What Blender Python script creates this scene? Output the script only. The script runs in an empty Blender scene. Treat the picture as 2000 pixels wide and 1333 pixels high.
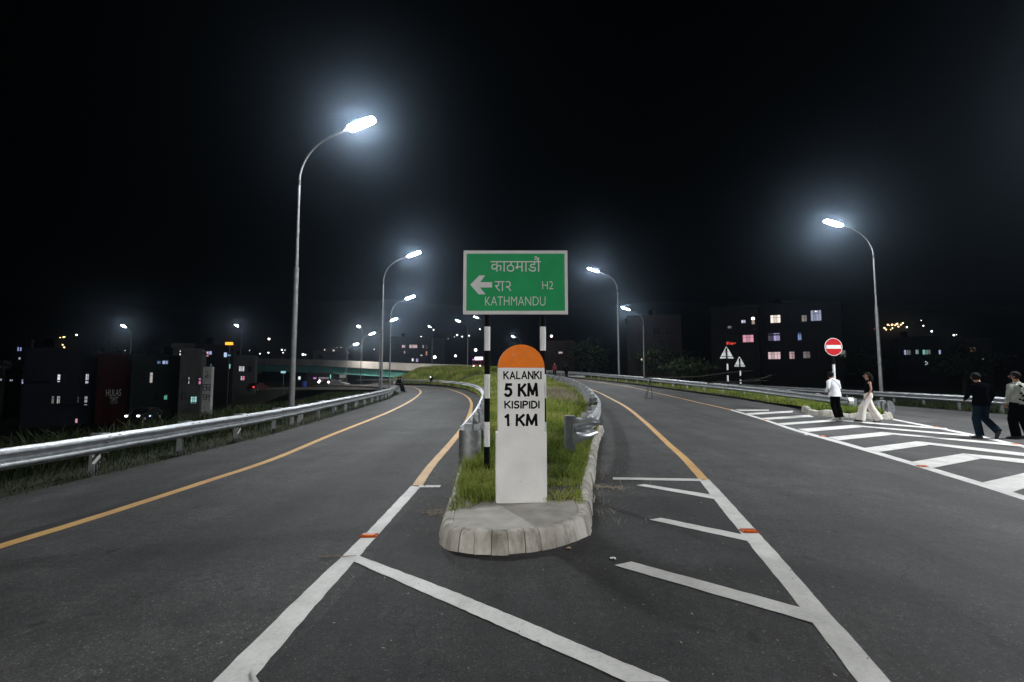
import bpy, bmesh, math, random
import numpy as np
from mathutils import Vector, Matrix

random.seed(7)
rng = np.random.default_rng(11)
S = bpy.context.scene
COL = S.collection
R = math.radians

# ------------------------------------------------------------------ camera
EYE, PITCH, FPX = 1.65, R(4.19), 900.0
cam_data = bpy.data.cameras.new('camera')
cam = bpy.data.objects.new('camera', cam_data)
COL.objects.link(cam)
cam.location = (0, 0, EYE)
cam.rotation_euler = (math.pi / 2 + PITCH, 0, 0)
cam_data.sensor_width = 36.0
cam_data.lens = 36.0 * FPX / 2000.0
cam_data.clip_start = 0.05
cam_data.clip_end = 3000
S.camera = cam

# ------------------------------------------------------------------ night sky, exposure
world = bpy.data.worlds.new('World')
S.world = world
world.use_nodes = True
bg = world.node_tree.nodes['Background']
bg.inputs[0].default_value = (0.55, 0.8, 1.0, 1)
bg.inputs[1].default_value = 0.0004
S.view_settings.view_transform = 'Standard'
S.view_settings.look = 'None'
S.view_settings.exposure = 0.0
S.view_settings.gamma = 1.0
S.view_settings.use_curve_mapping = False
S.cycles.use_denoising = True
S.cycles.max_bounces = 6
S.cycles.diffuse_bounces = 3
S.cycles.volume_bounces = 0
S.cycles.sample_clamp_indirect = 0.0
S.cycles.sample_clamp_direct = 0.0
LAMP_RADIANCE = 1330.0
HAZE_DENSITY = 0.00056
HAZE_G = 0.935

# ------------------------------------------------------------------ lay of the land
def site(px, py, Y):
    """world point at northing Y seen along the survey bearing (px, py) of the 2000 px photograph"""
    a, b = (px - 1000.0) / FPX, (666.5 - py) / FPX
    d = Vector((a, math.cos(PITCH) - b * math.sin(PITCH), math.sin(PITCH) + b * math.cos(PITCH)))
    t = Y / d.y
    return Vector((d.x * t, Y, EYE + d.z * t))

LEFT_EDGE = np.array([(-40, -7.4), (0, -7.0), (6.2, -6.85), (8.6, -6.75), (12.9, -6.65), (19, -7.15), (31, -8.3), (40, -9.8),
                      (48, -12), (60, -16.5), (70, -23), (78, -32)], float)
INNER = np.array([(-.82, 8.0), (-.83, 8.6), (-.87, 10.6), (-.97, 13.8), (-1.33, 21.4), (-1.75, 28), (-2.75, 37.5), (-4.9, 50),
                  (-8.8, 63), (-13, 70.5), (-18, 74.5), (-26, 77.5)], float)
RINNER = np.array([(1.25, 8.15), (1.52, 9.2), (1.85, 10.4), (2.85, 15.4), (3.4, 19.8), (3.75, 23.1), (4.05, 27.2), (4.2, 32.1), (4.05, 36.4),
                   (3.2, 42), (1.5, 50), (-1.5, 60), (-6, 70), (-12, 80), (-20, 89)], float)
RAIL_A = np.array([(13.0, 17.9), (13.05, 19.5), (12.8, 25.7), (12.0, 30.8), (10.8, 38.6), (9.3, 45), (7.6, 52), (5.2, 59), (2.2, 66.5), (-2, 76), (-8, 86), (-18, 96)], float)

def xl(y): return np.interp(y, LEFT_EDGE[:, 0], LEFT_EDGE[:, 1])
def xi(y): return np.interp(y, INNER[:, 1], INNER[:, 0])
def xr(y): return np.interp(y, RINNER[:, 1], RINNER[:, 0])
def xa(y): return np.interp(y, RAIL_A[:, 1], RAIL_A[:, 0])

def sstep(a, b, v):
    t = np.clip((v - a) / (b - a), 0, 1)
    return t * t * (3 - 2 * t)

def zr(y):
    y = np.asarray(y, float)
    return np.where(y < 13, 0, np.where(y < 18, (np.clip(y, 13, 18) - 13) ** 2 * .0035, .0875 + .035 * (y - 18)))

def h(x, y):
    """road level: flat slip road, main carriageway climbing away to the overpass"""
    s = sstep(xi(y) + .25, xr(y) - .2, x) * (1 - sstep(xa(y) + .3, xa(y) + 6, x))
    return zr(y) * s

def low(y):
    return np.interp(y, [-60, 45, 70, 105, 190, 700], [-5.2, -5.2, -4.8, -1.0, -.8, 111])

def terrain(x, y):
    """ground outside the carriageways"""
    e = xl(np.clip(y, -40, 78)) - x
    shoulder = np.interp(y, [0, 12, 20, 40, 70], [2.2, 2.6, 3.4, 6.0, 4.0])
    zl = np.clip(-.06 - np.interp(y, [40, 58], [0, .6]) * np.clip(e - .3, 0, 1) - np.clip(e - shoulder, 0, 99) * .42, low(y), 0)
    right = np.interp(y, [-60, 120, 190, 700], [-.12, -.3, -.8, 111])
    far = sstep(78, 95, y)
    z = np.where(e > -.4, zl, right - .02)
    z = z * (1 - far) + np.where(x < 0, low(y), right) * far
    return z

def gp(px, py, dz=0.0):
    p = None
    z = 0.0
    for _ in range(40):
        a, b = (px - 1000.0) / FPX, (666.5 - py) / FPX
        d = (a, math.cos(PITCH) - b * math.sin(PITCH), math.sin(PITCH) + b * math.cos(PITCH))
        t = min((z - EYE) / d[2], 140) if d[2] < -1e-4 else 80
        p = (d[0] * t, d[1] * t)
        z = .5 * z + .5 * (float(h(p[0], p[1])) + dz)
    return Vector((p[0], p[1], float(h(p[0], p[1])) + dz))

# ------------------------------------------------------------------ object helpers
def tag(o, label=None, cat=None, group=None, kind=None):
    if label: o['label'] = label
    if cat: o['category'] = cat
    if group: o['group'] = group
    if kind: o['kind'] = kind
    return o

def empty(name, loc=(0, 0, 0), rz=0.0, label=None, cat=None, group=None):
    o = bpy.data.objects.new(name, None)
    o.empty_display_size = .2
    o.location = loc
    o.rotation_euler = (0, 0, rz)
    COL.objects.link(o)
    return tag(o, label, cat, group)

def link(name, me, parent=None, loc=None, rot=None, scale=None):
    o = bpy.data.objects.new(name, me)
    COL.objects.link(o)
    if parent: o.parent = parent
    if loc is not None: o.location = loc
    if rot is not None: o.rotation_euler = rot
    if scale is not None: o.scale = scale
    return o

def copy_tree(o, parent=None):
    c = o.copy()
    COL.objects.link(c)
    if parent: c.parent = parent
    for ch in list(o.children):
        copy_tree(ch, c)
    return c

class MB:
    def __init__(self):
        self.v, self.f, self.mi = [], [], []
        self.m = 0
    def add(self, vs, fs):
        n = len(self.v)
        self.v += [tuple(p) for p in vs]
        self.f += [tuple(i + n for i in q) for q in fs]
        self.mi += [self.m] * len(fs)
    def box(self, c, s, rz=0.0, M=None):
        x, y, z = s[0] / 2, s[1] / 2, s[2] / 2
        vs = [Vector((a * x, b * y, d * z)) for d in (-1, 1) for b in (-1, 1) for a in (-1, 1)]
        if rz:
            q = Matrix.Rotation(rz, 3, 'Z'); vs = [q @ p for p in vs]
        if M is not None: vs = [M @ p for p in vs]
        vs = [p + Vector(c) for p in vs]
        self.add(vs, [(0, 2, 3, 1), (4, 5, 7, 6), (0, 1, 5, 4), (2, 6, 7, 3), (0, 4, 6, 2), (1, 3, 7, 5)])
        return self
    def tube(self, pts, rad, n=8, cap=True, flat=1.0):
        pts = [Vector(p) for p in pts]
        if not hasattr(rad, '__len__'): rad = [rad] * len(pts)
        rings = []
        ref = None
        for i, p in enumerate(pts):
            a = pts[max(i - 1, 0)]; b = pts[min(i + 1, len(pts) - 1)]
            t = (b - a).normalized()
            if ref is None:
                ref = Vector((1, 0, 0)) if abs(t.x) < .8 else Vector((0, 1, 0))
            u = (ref - t * ref.dot(t)).normalized(); w = t.cross(u); ref = u
            rings.append([p + (u * math.cos(k * 2 * math.pi / n) + w * math.sin(k * 2 * math.pi / n) * flat) * rad[i] for k in range(n)])
        vs = [q for r in rings for q in r]
        fs = [(i * n + k, i * n + (k + 1) % n, (i + 1) * n + (k + 1) % n, (i + 1) * n + k) for i in range(len(pts) - 1) for k in range(n)]
        if cap:
            fs += [tuple(range(n - 1, -1, -1)), tuple((len(pts) - 1) * n + k for k in range(n))]
        self.add(vs, fs)
        return self
    def loft(self, rings, cap=True):
        """rings: list of equal-length closed loops of points"""
        n = len(rings[0])
        vs = [q for r in rings for q in r]
        fs = [(i * n + k, i * n + (k + 1) % n, (i + 1) * n + (k + 1) % n, (i + 1) * n + k) for i in range(len(rings) - 1) for k in range(n)]
        if cap:
            fs += [tuple(range(n - 1, -1, -1)), tuple((len(rings) - 1) * n + k for k in range(n))]
        self.add(vs, fs)
        return self
    def prism(self, poly, y0, y1):
        """poly in (x, z), extruded along y"""
        n = len(poly)
        vs = [(p[0], y0, p[1]) for p in poly] + [(p[0], y1, p[1]) for p in poly]
        fs = [tuple(range(n)), tuple(range(2 * n - 1, n - 1, -1))] + [(k, k + n, (k + 1) % n + n, (k + 1) % n) for k in range(n)]
        self.add(vs, fs)
        return self
    def sphere(self, c, r, n=8, m=6, s=(1, 1, 1)):
        vs = [(c[0], c[1], c[2] - r * s[2])]
        for j in range(1, m):
            t = math.pi * j / m
            for k in range(n):
                a = 2 * math.pi * k / n
                vs.append((c[0] + r * s[0] * math.sin(t) * math.cos(a), c[1] + r * s[1] * math.sin(t) * math.sin(a), c[2] - r * s[2] * math.cos(t)))
        vs.append((c[0], c[1], c[2] + r * s[2]))
        fs = [(0, 1 + (k + 1) % n, 1 + k) for k in range(n)]
        for j in range(m - 2):
            for k in range(n):
                fs.append((1 + j * n + k, 1 + j * n + (k + 1) % n, 1 + (j + 1) * n + (k + 1) % n, 1 + (j + 1) * n + k))
        t = len(vs) - 1
        fs += [(t, 1 + (m - 2) * n + k, 1 + (m - 2) * n + (k + 1) % n) for k in range(n)]
        self.add(vs, fs)
        return self
    def mesh(self, name, mats, smooth=False, fix=True, bevel=0.0, doubles=False):
        me = bpy.data.meshes.new(name)
        me.from_pydata([tuple(p) for p in self.v], [], self.f)
        mats = mats if isinstance(mats, (list, tuple)) else [mats]
        for m in mats: me.materials.append(m)
        for p, i in zip(me.polygons, self.mi): p.material_index = i
        if fix or bevel or doubles:
            b = bmesh.new(); b.from_mesh(me)
            if doubles: bmesh.ops.remove_doubles(b, verts=b.verts, dist=1e-5)
            if fix: bmesh.ops.recalc_face_normals(b, faces=b.faces)
            if bevel:
                bmesh.ops.bevel(b, geom=[e for e in b.edges if len(e.link_faces) == 2 and e.calc_face_angle(0) > .6], offset=bevel, segments=2, affect='EDGES', profile=.5)
            b.to_mesh(me); b.free()
        if smooth:
            for p in me.polygons: p.use_smooth = True
            try: me.set_sharp_from_angle(angle=R(42))
            except Exception: pass
        me.update()
        return me
    def build(self, name, mats, parent=None, **k):
        loc = k.pop('loc', None); rot = k.pop('rot', None)
        return link(name, self.mesh(name, mats, **k), parent, loc, rot)

def ellipse(cx, cy, z, rx, ry, n=14, tilt=None):
    return [Vector((cx + rx * math.cos(2 * math.pi * k / n), cy + ry * math.sin(2 * math.pi * k / n), z)) for k in range(n)]

def catmull(P, step=.5):
    P = [Vector(p) for p in P]
    out = []
    Q = [P[0] * 2 - P[1]] + P + [P[-1] * 2 - P[-2]]
    for i in range(1, len(Q) - 2):
        a, b, c, d = Q[i - 1:i + 3]
        n = max(1, int((c - b).length / .25))
        for k in range(n):
            t = k / n
            out.append(.5 * ((2 * b) + (c - a) * t + (2 * a - 5 * b + 4 * c - d) * t * t + (3 * b - a - 3 * c + d) * t ** 3))
    out.append(P[-1])
    # resample
    L = [0]
    for i in range(1, len(out)): L.append(L[-1] + (out[i] - out[i - 1]).length)
    n = max(2, int(L[-1] / step) + 1)
    tt = np.linspace(0, L[-1], n)
    A = np.array([tuple(p) for p in out])
    return [Vector([float(np.interp(t, L, A[:, k])) for k in range(A.shape[1])]) for t in tt]

# ------------------------------------------------------------------ materials
def mat(name, col, rough=.7, metal=0.0, spec=.3, emit=None, es=0.0, noise=0.0, nscale=20.0, bump=0.0, bscale=60.0, trans=0.0):
    m = bpy.data.materials.new(name)
    m.use_nodes = True
    nt = m.node_tree; N = nt.nodes; Lk = nt.links
    b = N['Principled BSDF']
    b.inputs['Base Color'].default_value = (*col, 1)
    b.inputs['Roughness'].default_value = rough
    b.inputs['Metallic'].default_value = metal
    b.inputs['Specular IOR Level'].default_value = spec
    if emit:
        b.inputs['Emission Color'].default_value = (*emit, 1)
        b.inputs['Emission Strength'].default_value = es
    if noise or bump:
        tc = N.new('ShaderNodeTexCoord')
        geo = N.new('ShaderNodeNewGeometry')
    if noise:
        t = N.new('ShaderNodeTexNoise'); t.inputs['Scale'].default_value = nscale; t.inputs['Detail'].default_value = 6
        Lk.new(tc.outputs['Object'], t.inputs['Vector'])
        r = N.new('ShaderNodeMapRange'); r.inputs[1].default_value = .3; r.inputs[2].default_value = .7
        r.inputs[3].default_value = 1 - noise; r.inputs[4].default_value = 1 + noise * .6
        Lk.new(t.outputs['Fac'], r.inputs[0])
        x = N.new('ShaderNodeVectorMath'); x.operation = 'SCALE'; x.inputs[0].default_value = col
        Lk.new(r.outputs[0], x.inputs['Scale'])
        Lk.new(x.outputs[0], b.inputs['Base Color'])
    if bump:
        t2 = N.new('ShaderNodeTexNoise'); t2.inputs['Scale'].default_value = bscale; t2.inputs['Detail'].default_value = 5
        Lk.new(tc.outputs['Object'], t2.inputs['Vector'])
        bp = N.new('ShaderNodeBump'); bp.inputs['Strength'].default_value = bump; bp.inputs['Distance'].default_value = .01
        Lk.new(t2.outputs['Fac'], bp.inputs['Height'])
        Lk.new(bp.outputs[0], b.inputs['Normal'])
    return m

def ramp(N, stops):
    r = N.new('ShaderNodeValToRGB')
    e = r.color_ramp.elements
    while len(e) > 1: e.remove(e[0])
    e[0].position, e[0].color = stops[0][0], (*stops[0][1], 1)
    for p, c in stops[1:]:
        q = e.new(p); q.color = (*c, 1)
    return r

def asphalt_material(dark=1.0, name='asphalt'):
    m = bpy.data.materials.new(name); m.use_nodes = True
    N, L = m.node_tree.nodes, m.node_tree.links
    b = N['Principled BSDF']
    g = N.new('ShaderNodeNewGeometry')
    def noise(sc, det=4, rough=.6, vec=None):
        t = N.new('ShaderNodeTexNoise'); t.inputs['Scale'].default_value = sc; t.inputs['Detail'].default_value = det; t.inputs['Roughness'].default_value = rough
        L.new(vec or g.outputs['Position'], t.inputs['Vector']); return t
    agg = N.new('ShaderNodeTexVoronoi'); agg.inputs['Scale'].default_value = 120
    L.new(g.outputs['Position'], agg.inputs['Vector'])
    r0 = ramp(N, [(p_, tuple(q * dark for q in c_)) for p_, c_ in ((0, (.020, .0202, .0208)), (.4, (.035, .0353, .036)), (.82, (.052, .0524, .0532)), (1, (.17, .17, .165)))])
    L.new(agg.outputs['Color'], r0.inputs['Fac'])
    # streaks along the carriageway: stretched noise
    mp = N.new('ShaderNodeMapping'); mp.inputs['Scale'].default_value = (1.1, .12, 1)
    L.new(g.outputs['Position'], mp.inputs['Vector'])
    n1 = noise(.9, 5, .6, mp.outputs[0]); n2 = noise(1.7, 6, .68); n3 = noise(14, 5, .7)
    r1 = ramp(N, [(.3, (.56, .56, .56)), (.7, (1.28, 1.28, 1.28))]); L.new(n1.outputs['Fac'], r1.inputs['Fac'])
    r2 = ramp(N, [(.3, (.55, .55, .55)), (.7, (1.4, 1.4, 1.38))]); L.new(n2.outputs['Fac'], r2.inputs['Fac'])
    r3 = ramp(N, [(.28, (.68, .68, .68)), (.72, (1.3, 1.3, 1.3))]); L.new(n3.outputs['Fac'], r3.inputs['Fac'])
    def mul(a, c):
        x = N.new('ShaderNodeVectorMath'); x.operation = 'MULTIPLY'; L.new(a, x.inputs[0]); L.new(c, x.inputs[1]); return x.outputs[0]
    n4 = noise(5.5, 3, .5); n5 = noise(.33, 6, .62)
    r4 = ramp(N, [(.26, (.42, .41, .40)), (.36, (1, 1, 1))]); L.new(n4.outputs['Fac'], r4.inputs['Fac'])
    r5 = ramp(N, [(.34, (.66, .66, .665)), (.62, (1.22, 1.21, 1.2))]); L.new(n5.outputs['Fac'], r5.inputs['Fac'])
    # hairline cracks
    wv = N.new('ShaderNodeVectorMath'); wv.operation = 'MULTIPLY_ADD'; wv.inputs[1].default_value = (.5, .5, .5)
    L.new(n4.outputs['Color'], wv.inputs[0]); L.new(g.outputs['Position'], wv.inputs[2])
    vc = N.new('ShaderNodeTexVoronoi'); vc.feature = 'DISTANCE_TO_EDGE'; vc.inputs['Scale'].default_value = .32; L.new(wv.outputs[0], vc.inputs['Vector'])
    rc = ramp(N, [(0, (.45, .45, .45)), (.0045, (1, 1, 1))]); L.new(vc.outputs['Distance'], rc.inputs['Fac'])
    L.new(mul(mul(mul(mul(mul(mul(r0.outputs[0], r1.outputs[0]), r2.outputs[0]), r3.outputs[0]), r4.outputs[0]), r5.outputs[0]), rc.outputs[0]), b.inputs['Base Color'])
    rr = N.new('ShaderNodeMapRange'); rr.inputs[3].default_value = .68; rr.inputs[4].default_value = .88
    L.new(n2.outputs['Fac'], rr.inputs[0]); L.new(rr.outputs[0], b.inputs['Roughness'])
    b.inputs['Specular IOR Level'].default_value = .26
    bp = N.new('ShaderNodeBump'); bp.inputs['Strength'].default_value = .4; bp.inputs['Distance'].default_value = .006
    nb = noise(85, 3, .7)
    L.new(nb.outputs['Fac'], bp.inputs['Height']); L.new(bp.outputs[0], b.inputs['Normal'])
    return m

def paint_material(name, c0, c1, wear=.5):
    m = bpy.data.materials.new(name); m.use_nodes = True
    N, L = m.node_tree.nodes, m.node_tree.links
    b = N['Principled BSDF']
    g = N.new('ShaderNodeNewGeometry')
    n = N.new('ShaderNodeTexNoise'); n.inputs['Scale'].default_value = 2.2; n.inputs['Detail'].default_value = 8; n.inputs['Roughness'].default_value = .65
    L.new(g.outputs['Position'], n.inputs['Vector'])
    r = ramp(N, [(.36, c1), (.6, c0)]); L.new(n.outputs['Fac'], r.inputs['Fac'])
    n2 = N.new('ShaderNodeTexNoise'); n2.inputs['Scale'].default_value = 38; n2.inputs['Detail'].default_value = 6; n2.inputs['Roughness'].default_value = .75
    L.new(g.outputs['Position'], n2.inputs['Vector'])
    r2 = ramp(N, [(.24, (.11, .108, .1)), (.33, (.72, .72, .72)), (.5, (1, 1, 1))]); L.new(n2.outputs['Fac'], r2.inputs['Fac'])
    x = N.new('ShaderNodeMix'); x.data_type = 'RGBA'; x.blend_type = 'MULTIPLY'; x.inputs[0].default_value = min(1, wear * 1.5)
    L.new(r.outputs[0], x.inputs[6]); L.new(r2.outputs[0], x.inputs[7])
    L.new(x.outputs[2], b.inputs['Base Color'])
    b.inputs['Roughness'].default_value = .6
    bp = N.new('ShaderNodeBump'); bp.inputs['Strength'].default_value = .25; bp.inputs['Distance'].default_value = .004
    L.new(n2.outputs['Fac'], bp.inputs['Height']); L.new(bp.outputs[0], b.inputs['Normal'])
    return m

def galv_material():
    m = bpy.data.materials.new('galvanised_steel'); m.use_nodes = True
    N, L = m.node_tree.nodes, m.node_tree.links
    b = N['Principled BSDF']
    tc = N.new('ShaderNodeTexCoord')
    v = N.new('ShaderNodeTexNoise'); v.inputs['Scale'].default_value = 9; v.inputs['Detail'].default_value = 7; v.inputs['Roughness'].default_value = .7
    L.new(tc.outputs['Object'], v.inputs['Vector'])
    r = ramp(N, [(.3, (.22, .23, .24)), (.7, (.46, .48, .5))]); L.new(v.outputs['Fac'], r.inputs['Fac'])
    L.new(r.outputs[0], b.inputs['Base Color'])
    b.inputs['Metallic'].default_value = .93
    rr = N.new('ShaderNodeMapRange'); rr.inputs[3].default_value = .42; rr.inputs[4].default_value = .62
    L.new(v.outputs['Fac'], rr.inputs[0]); L.new(rr.outputs[0], b.inputs['Roughness'])
    return m

def grass_material(name, stops, rough=.75):
    m = bpy.data.materials.new(name); m.use_nodes = True
    N, L = m.node_tree.nodes, m.node_tree.links
    b = N['Principled BSDF']
    a = N.new('ShaderNodeAttribute'); a.attribute_name = 'tint'
    r = ramp(N, stops); L.new(a.outputs['Fac'], r.inputs['Fac'])
    L.new(r.outputs[0], b.inputs['Base Color'])
    b.inputs['Roughness'].default_value = rough
    b.inputs['Specular IOR Level'].default_value = .2
    t = N.new('ShaderNodeBsdfTranslucent'); L.new(r.outputs[0], t.inputs['Color'])
    x = N.new('ShaderNodeMixShader'); x.inputs[0].default_value = .35
    L.new(b.outputs[0], x.inputs[1]); L.new(t.outputs[0], x.inputs[2])
    L.new(x.outputs[0], N['Material Output'].inputs['Surface'])
    return m

def kerb_material():
    m = bpy.data.materials.new('kerb_concrete'); m.use_nodes = True
    N, L = m.node_tree.nodes, m.node_tree.links
    b = N['Principled BSDF']
    g = N.new('ShaderNodeNewGeometry')
    mp = N.new('ShaderNodeMapping'); mp.inputs['Scale'].default_value = (1, 1, .22); L.new(g.outputs['Position'], mp.inputs['Vector'])
    n = N.new('ShaderNodeTexNoise'); n.inputs['Scale'].default_value = 8; n.inputs['Detail'].default_value = 10; n.inputs['Roughness'].default_value = .7
    L.new(mp.outputs[0], n.inputs['Vector'])
    r = ramp(N, [(.30, (.08, .073, .062)), (.38, (.27, .255, .225)), (.52, (.43, .415, .38)), (.75, (.56, .545, .51))]); L.new(n.outputs['Fac'], r.inputs['Fac'])
    n2 = N.new('ShaderNodeTexNoise'); n2.inputs['Scale'].default_value = 3.1; n2.inputs['Detail'].default_value = 4; L.new(g.outputs['Position'], n2.inputs['Vector'])
    r2 = ramp(N, [(.33, (.6, .58, .54)), (.6, (1.06, 1.05, 1.04))]); L.new(n2.outputs['Fac'], r2.inputs['Fac'])
    oi = N.new('ShaderNodeObjectInfo')
    r3 = ramp(N, [(0, (.86, .855, .84)), (1, (1.1, 1.1, 1.09))]); L.new(oi.outputs['Random'], r3.inputs['Fac'])
    x = N.new('ShaderNodeVectorMath'); x.operation = 'MULTIPLY'; L.new(r.outputs[0], x.inputs[0]); L.new(r2.outputs[0], x.inputs[1])
    y = N.new('ShaderNodeVectorMath'); y.operation = 'MULTIPLY'; L.new(x.outputs[0], y.inputs[0]); L.new(r3.outputs[0], y.inputs[1])
    L.new(y.outputs[0], b.inputs['Base Color'])
    b.inputs['Roughness'].default_value = .9
    bp = N.new('ShaderNodeBump'); bp.inputs['Strength'].default_value = .5; bp.inputs['Distance'].default_value = .008
    n3 = N.new('ShaderNodeTexNoise'); n3.inputs['Scale'].default_value = 55; n3.inputs['Detail'].default_value = 6; L.new(g.outputs['Position'], n3.inputs['Vector'])
    L.new(n3.outputs['Fac'], bp.inputs['Height']); L.new(bp.outputs[0], b.inputs['Normal'])
    return m

def stripes_material(name, ca, cb, freq, axis):
    """diagonal flat print"""
    m = bpy.data.materials.new(name); m.use_nodes = True
    N, L = m.node_tree.nodes, m.node_tree.links
    b = N['Principled BSDF']
    tc = N.new('ShaderNodeTexCoord')
    d = N.new('ShaderNodeVectorMath'); d.operation = 'DOT_PRODUCT'; d.inputs[1].default_value = axis
    L.new(tc.outputs['Object'], d.inputs[0])
    q = N.new('ShaderNodeMath'); q.operation = 'MULTIPLY'; q.inputs[1].default_value = freq; L.new(d.outputs['Value'], q.inputs[0])
    f = N.new('ShaderNodeMath'); f.operation = 'FRACT'; L.new(q.outputs[0], f.inputs[0])
    r = ramp(N, [(0, ca), (.5, cb)]); r.color_ramp.interpolation = 'CONSTANT'; L.new(f.outputs[0], r.inputs['Fac'])
    L.new(r.outputs[0], b.inputs['Base Color']); b.inputs['Roughness'].default_value = .5
    return m

ASPHALT = asphalt_material()
ASPHALT_D = asphalt_material(.66, 'unworn_asphalt')
WHITE_PAINT = paint_material('white_road_paint', (.58, .58, .555), (.43, .43, .405), .5)
YELLOW_PAINT = paint_material('yellow_road_paint', (.50, .31, .10), (.42, .22, .075), .55)
BITUMEN = mat('bitumen_band', (.016, .016, .017), .7, noise=.4, nscale=8)
GALV = galv_material()
KERB = kerb_material()
SCREED = mat('island_screed', (.36, .345, .31), .92, noise=.22, nscale=5, bump=.25, bscale=45)
SOIL = mat('soil', (.05, .042, .03), .95, noise=.5, nscale=3, bump=.6, bscale=14)
STRAW = grass_material('straw', [(0, (.14, .115, .08)), (1, (.36, .31, .23))])
GRASS = grass_material('grass_blades', [(0, (.06, .095, .018)), (.4, (.14, .20, .034)), (.7, (.26, .30, .058)), (.9, (.40, .37, .12)), (1, (.42, .33, .16))])
VERGE = grass_material('verge_grass_blades', [(0, (.009, .016, .005)), (.6, (.021, .033, .009)), (1, (.065, .058, .028))])
LEAF = grass_material('leaves', [(0, (.006, .012, .005)), (.6, (.015, .024, .009)), (1, (.03, .04, .014))])
POLE = mat('pole_steel', (.2, .205, .21), .5, .5, noise=.25, nscale=6)
DARK = mat('dark_steel', (.03, .03, .033), .5, .4)
HEADM = mat('lamp_casing', (.25, .26, .27), .5, .3)
LENS = mat('lamp_lens', (.8, .8, .8), .3, emit=(.93, .97, 1.0), es=LAMP_RADIANCE)
LENSB = mat('lamp_lens_bright', (.8, .8, .8), .3, emit=(1.0, .98, .95), es=LAMP_RADIANCE * 4.7)
LENSR = mat('lamp_lens_strong', (.8, .8, .8), .3, emit=(.95, .97, 1), es=LAMP_RADIANCE * 2.9)
LENSF = mat('lamp_lens_far', (.8, .8, .8), .3, emit=(.96, .98, 1.0), es=LAMP_RADIANCE * .35)
LENSW = mat('lamp_lens_warm', (.8, .8, .8), .3, emit=(1, .94, .86), es=LAMP_RADIANCE * 1.0)
STONE_W = mat('white_stone_paint', (.78, .775, .765), .65, noise=.10, nscale=3.5, bump=.12, bscale=30)
STONE_O = mat('orange_stone_paint', (.86, .20, .008), .6, noise=.08, nscale=14, bump=.12, bscale=60)
BLACK_P = mat('black_paint', (.004, .004, .0045), .8, spec=.08)
WHITE_P = mat('white_paint', (.74, .75, .75), .5, noise=.08, nscale=9)
SIGN_G = mat('green_sheeting', (.014, .31, .105), .6, spec=.15, noise=.1, nscale=3)
SIGN_W = mat('white_sheeting', (.62, .63, .63), .6, spec=.2, noise=.06, nscale=6)
SIGN_R = mat('red_sheeting', (.42, .01, .014), .6, spec=.15, noise=.08, nscale=4)
ALU = mat('bare_aluminium', (.58, .6, .58), .5, .3, noise=.12, nscale=5)
ORANGE = mat('orange_stud_plastic', (.36, .055, .006), .4, spec=.4)
HATCH = stripes_material('hazard_stripes', (.02, .02, .02), (.62, .62, .6), 9.0, (.7, 0, .7))
CONC = mat('bridge_concrete', (.42, .41, .39), .9, noise=.25, nscale=.35)
TEAL = mat('teal_girder_paint', (.17, .52, .48), .5, noise=.15, nscale=.6)
RUST = mat('red_cloth', (.55, .03, .02), .8)
BARK = mat('bark', (.02, .016, .013), .9, noise=.4, nscale=12)

_em = {}
def glow(col, s):
    k = (tuple(round(c, 2) for c in col), s)
    if k not in _em:
        m = mat('lit_glass', (.1, .1, .1), .4, emit=col, es=s)
        m.cycles.emission_sampling = 'NONE'
        _em[k] = m
    return _em[k]

# ------------------------------------------------------------------ ground, road, markings
def grid_mesh(name, xs_of_row, ys, zf, m):
    V, F = [], []
    n = None
    for y in ys:
        xs = xs_of_row(y); n = len(xs)
        z = zf(xs, np.full(n, y))
        V += [(float(a), float(y), float(b)) for a, b in zip(xs, z)]
    for j in range(len(ys) - 1):
        for i in range(n - 1):
            F.append((j * n + i, j * n + i + 1, (j + 1) * n + i + 1, (j + 1) * n + i))
    me = bpy.data.meshes.new(name); me.from_pydata(V, [], F); me.materials.append(m)
    for p in me.polygons: p.use_smooth = True
    return me

ys = np.concatenate([np.arange(-24, 12, 2.0), np.arange(12, 60, .5), np.arange(60, 79, 1.0)])
def road_row(y):
    a = float(xl(y))
    return np.concatenate([np.linspace(a, 15, 70), np.linspace(15.4, 20.6, 12)])
tag(link('road', grid_mesh('road', road_row, ys, h, ASPHALT)), kind='structure')

# unworn darker asphalt inside the painted gore
def gore_dark_row(y):
    lx = float(np.interp(y, [-4, 1.8, 2.4, 2.9, 3.5, 4.05, 4.7, 5.9, 6.8], [-3.4, -1.85, -1.53, -1.32, -1.28, -1.24, -1.3, -1.27, -1.25]))
    rx = float(np.interp(y, [-4, 2.4, 2.8, 3.1, 3.7, 4.7, 6.2, 7.2, 11], [2.9, 1.85, 1.84, 1.9, 2.1, 2.45, 2.78, 3.05, 3.3]))
    return np.linspace(lx, rx, 24)
tag(link('unworn_asphalt', grid_mesh('unworn_asphalt', gore_dark_row, np.arange(-4, 6.8, .4), lambda x, y: h(x, y) + .0025, ASPHALT_D)), kind='structure')

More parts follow.
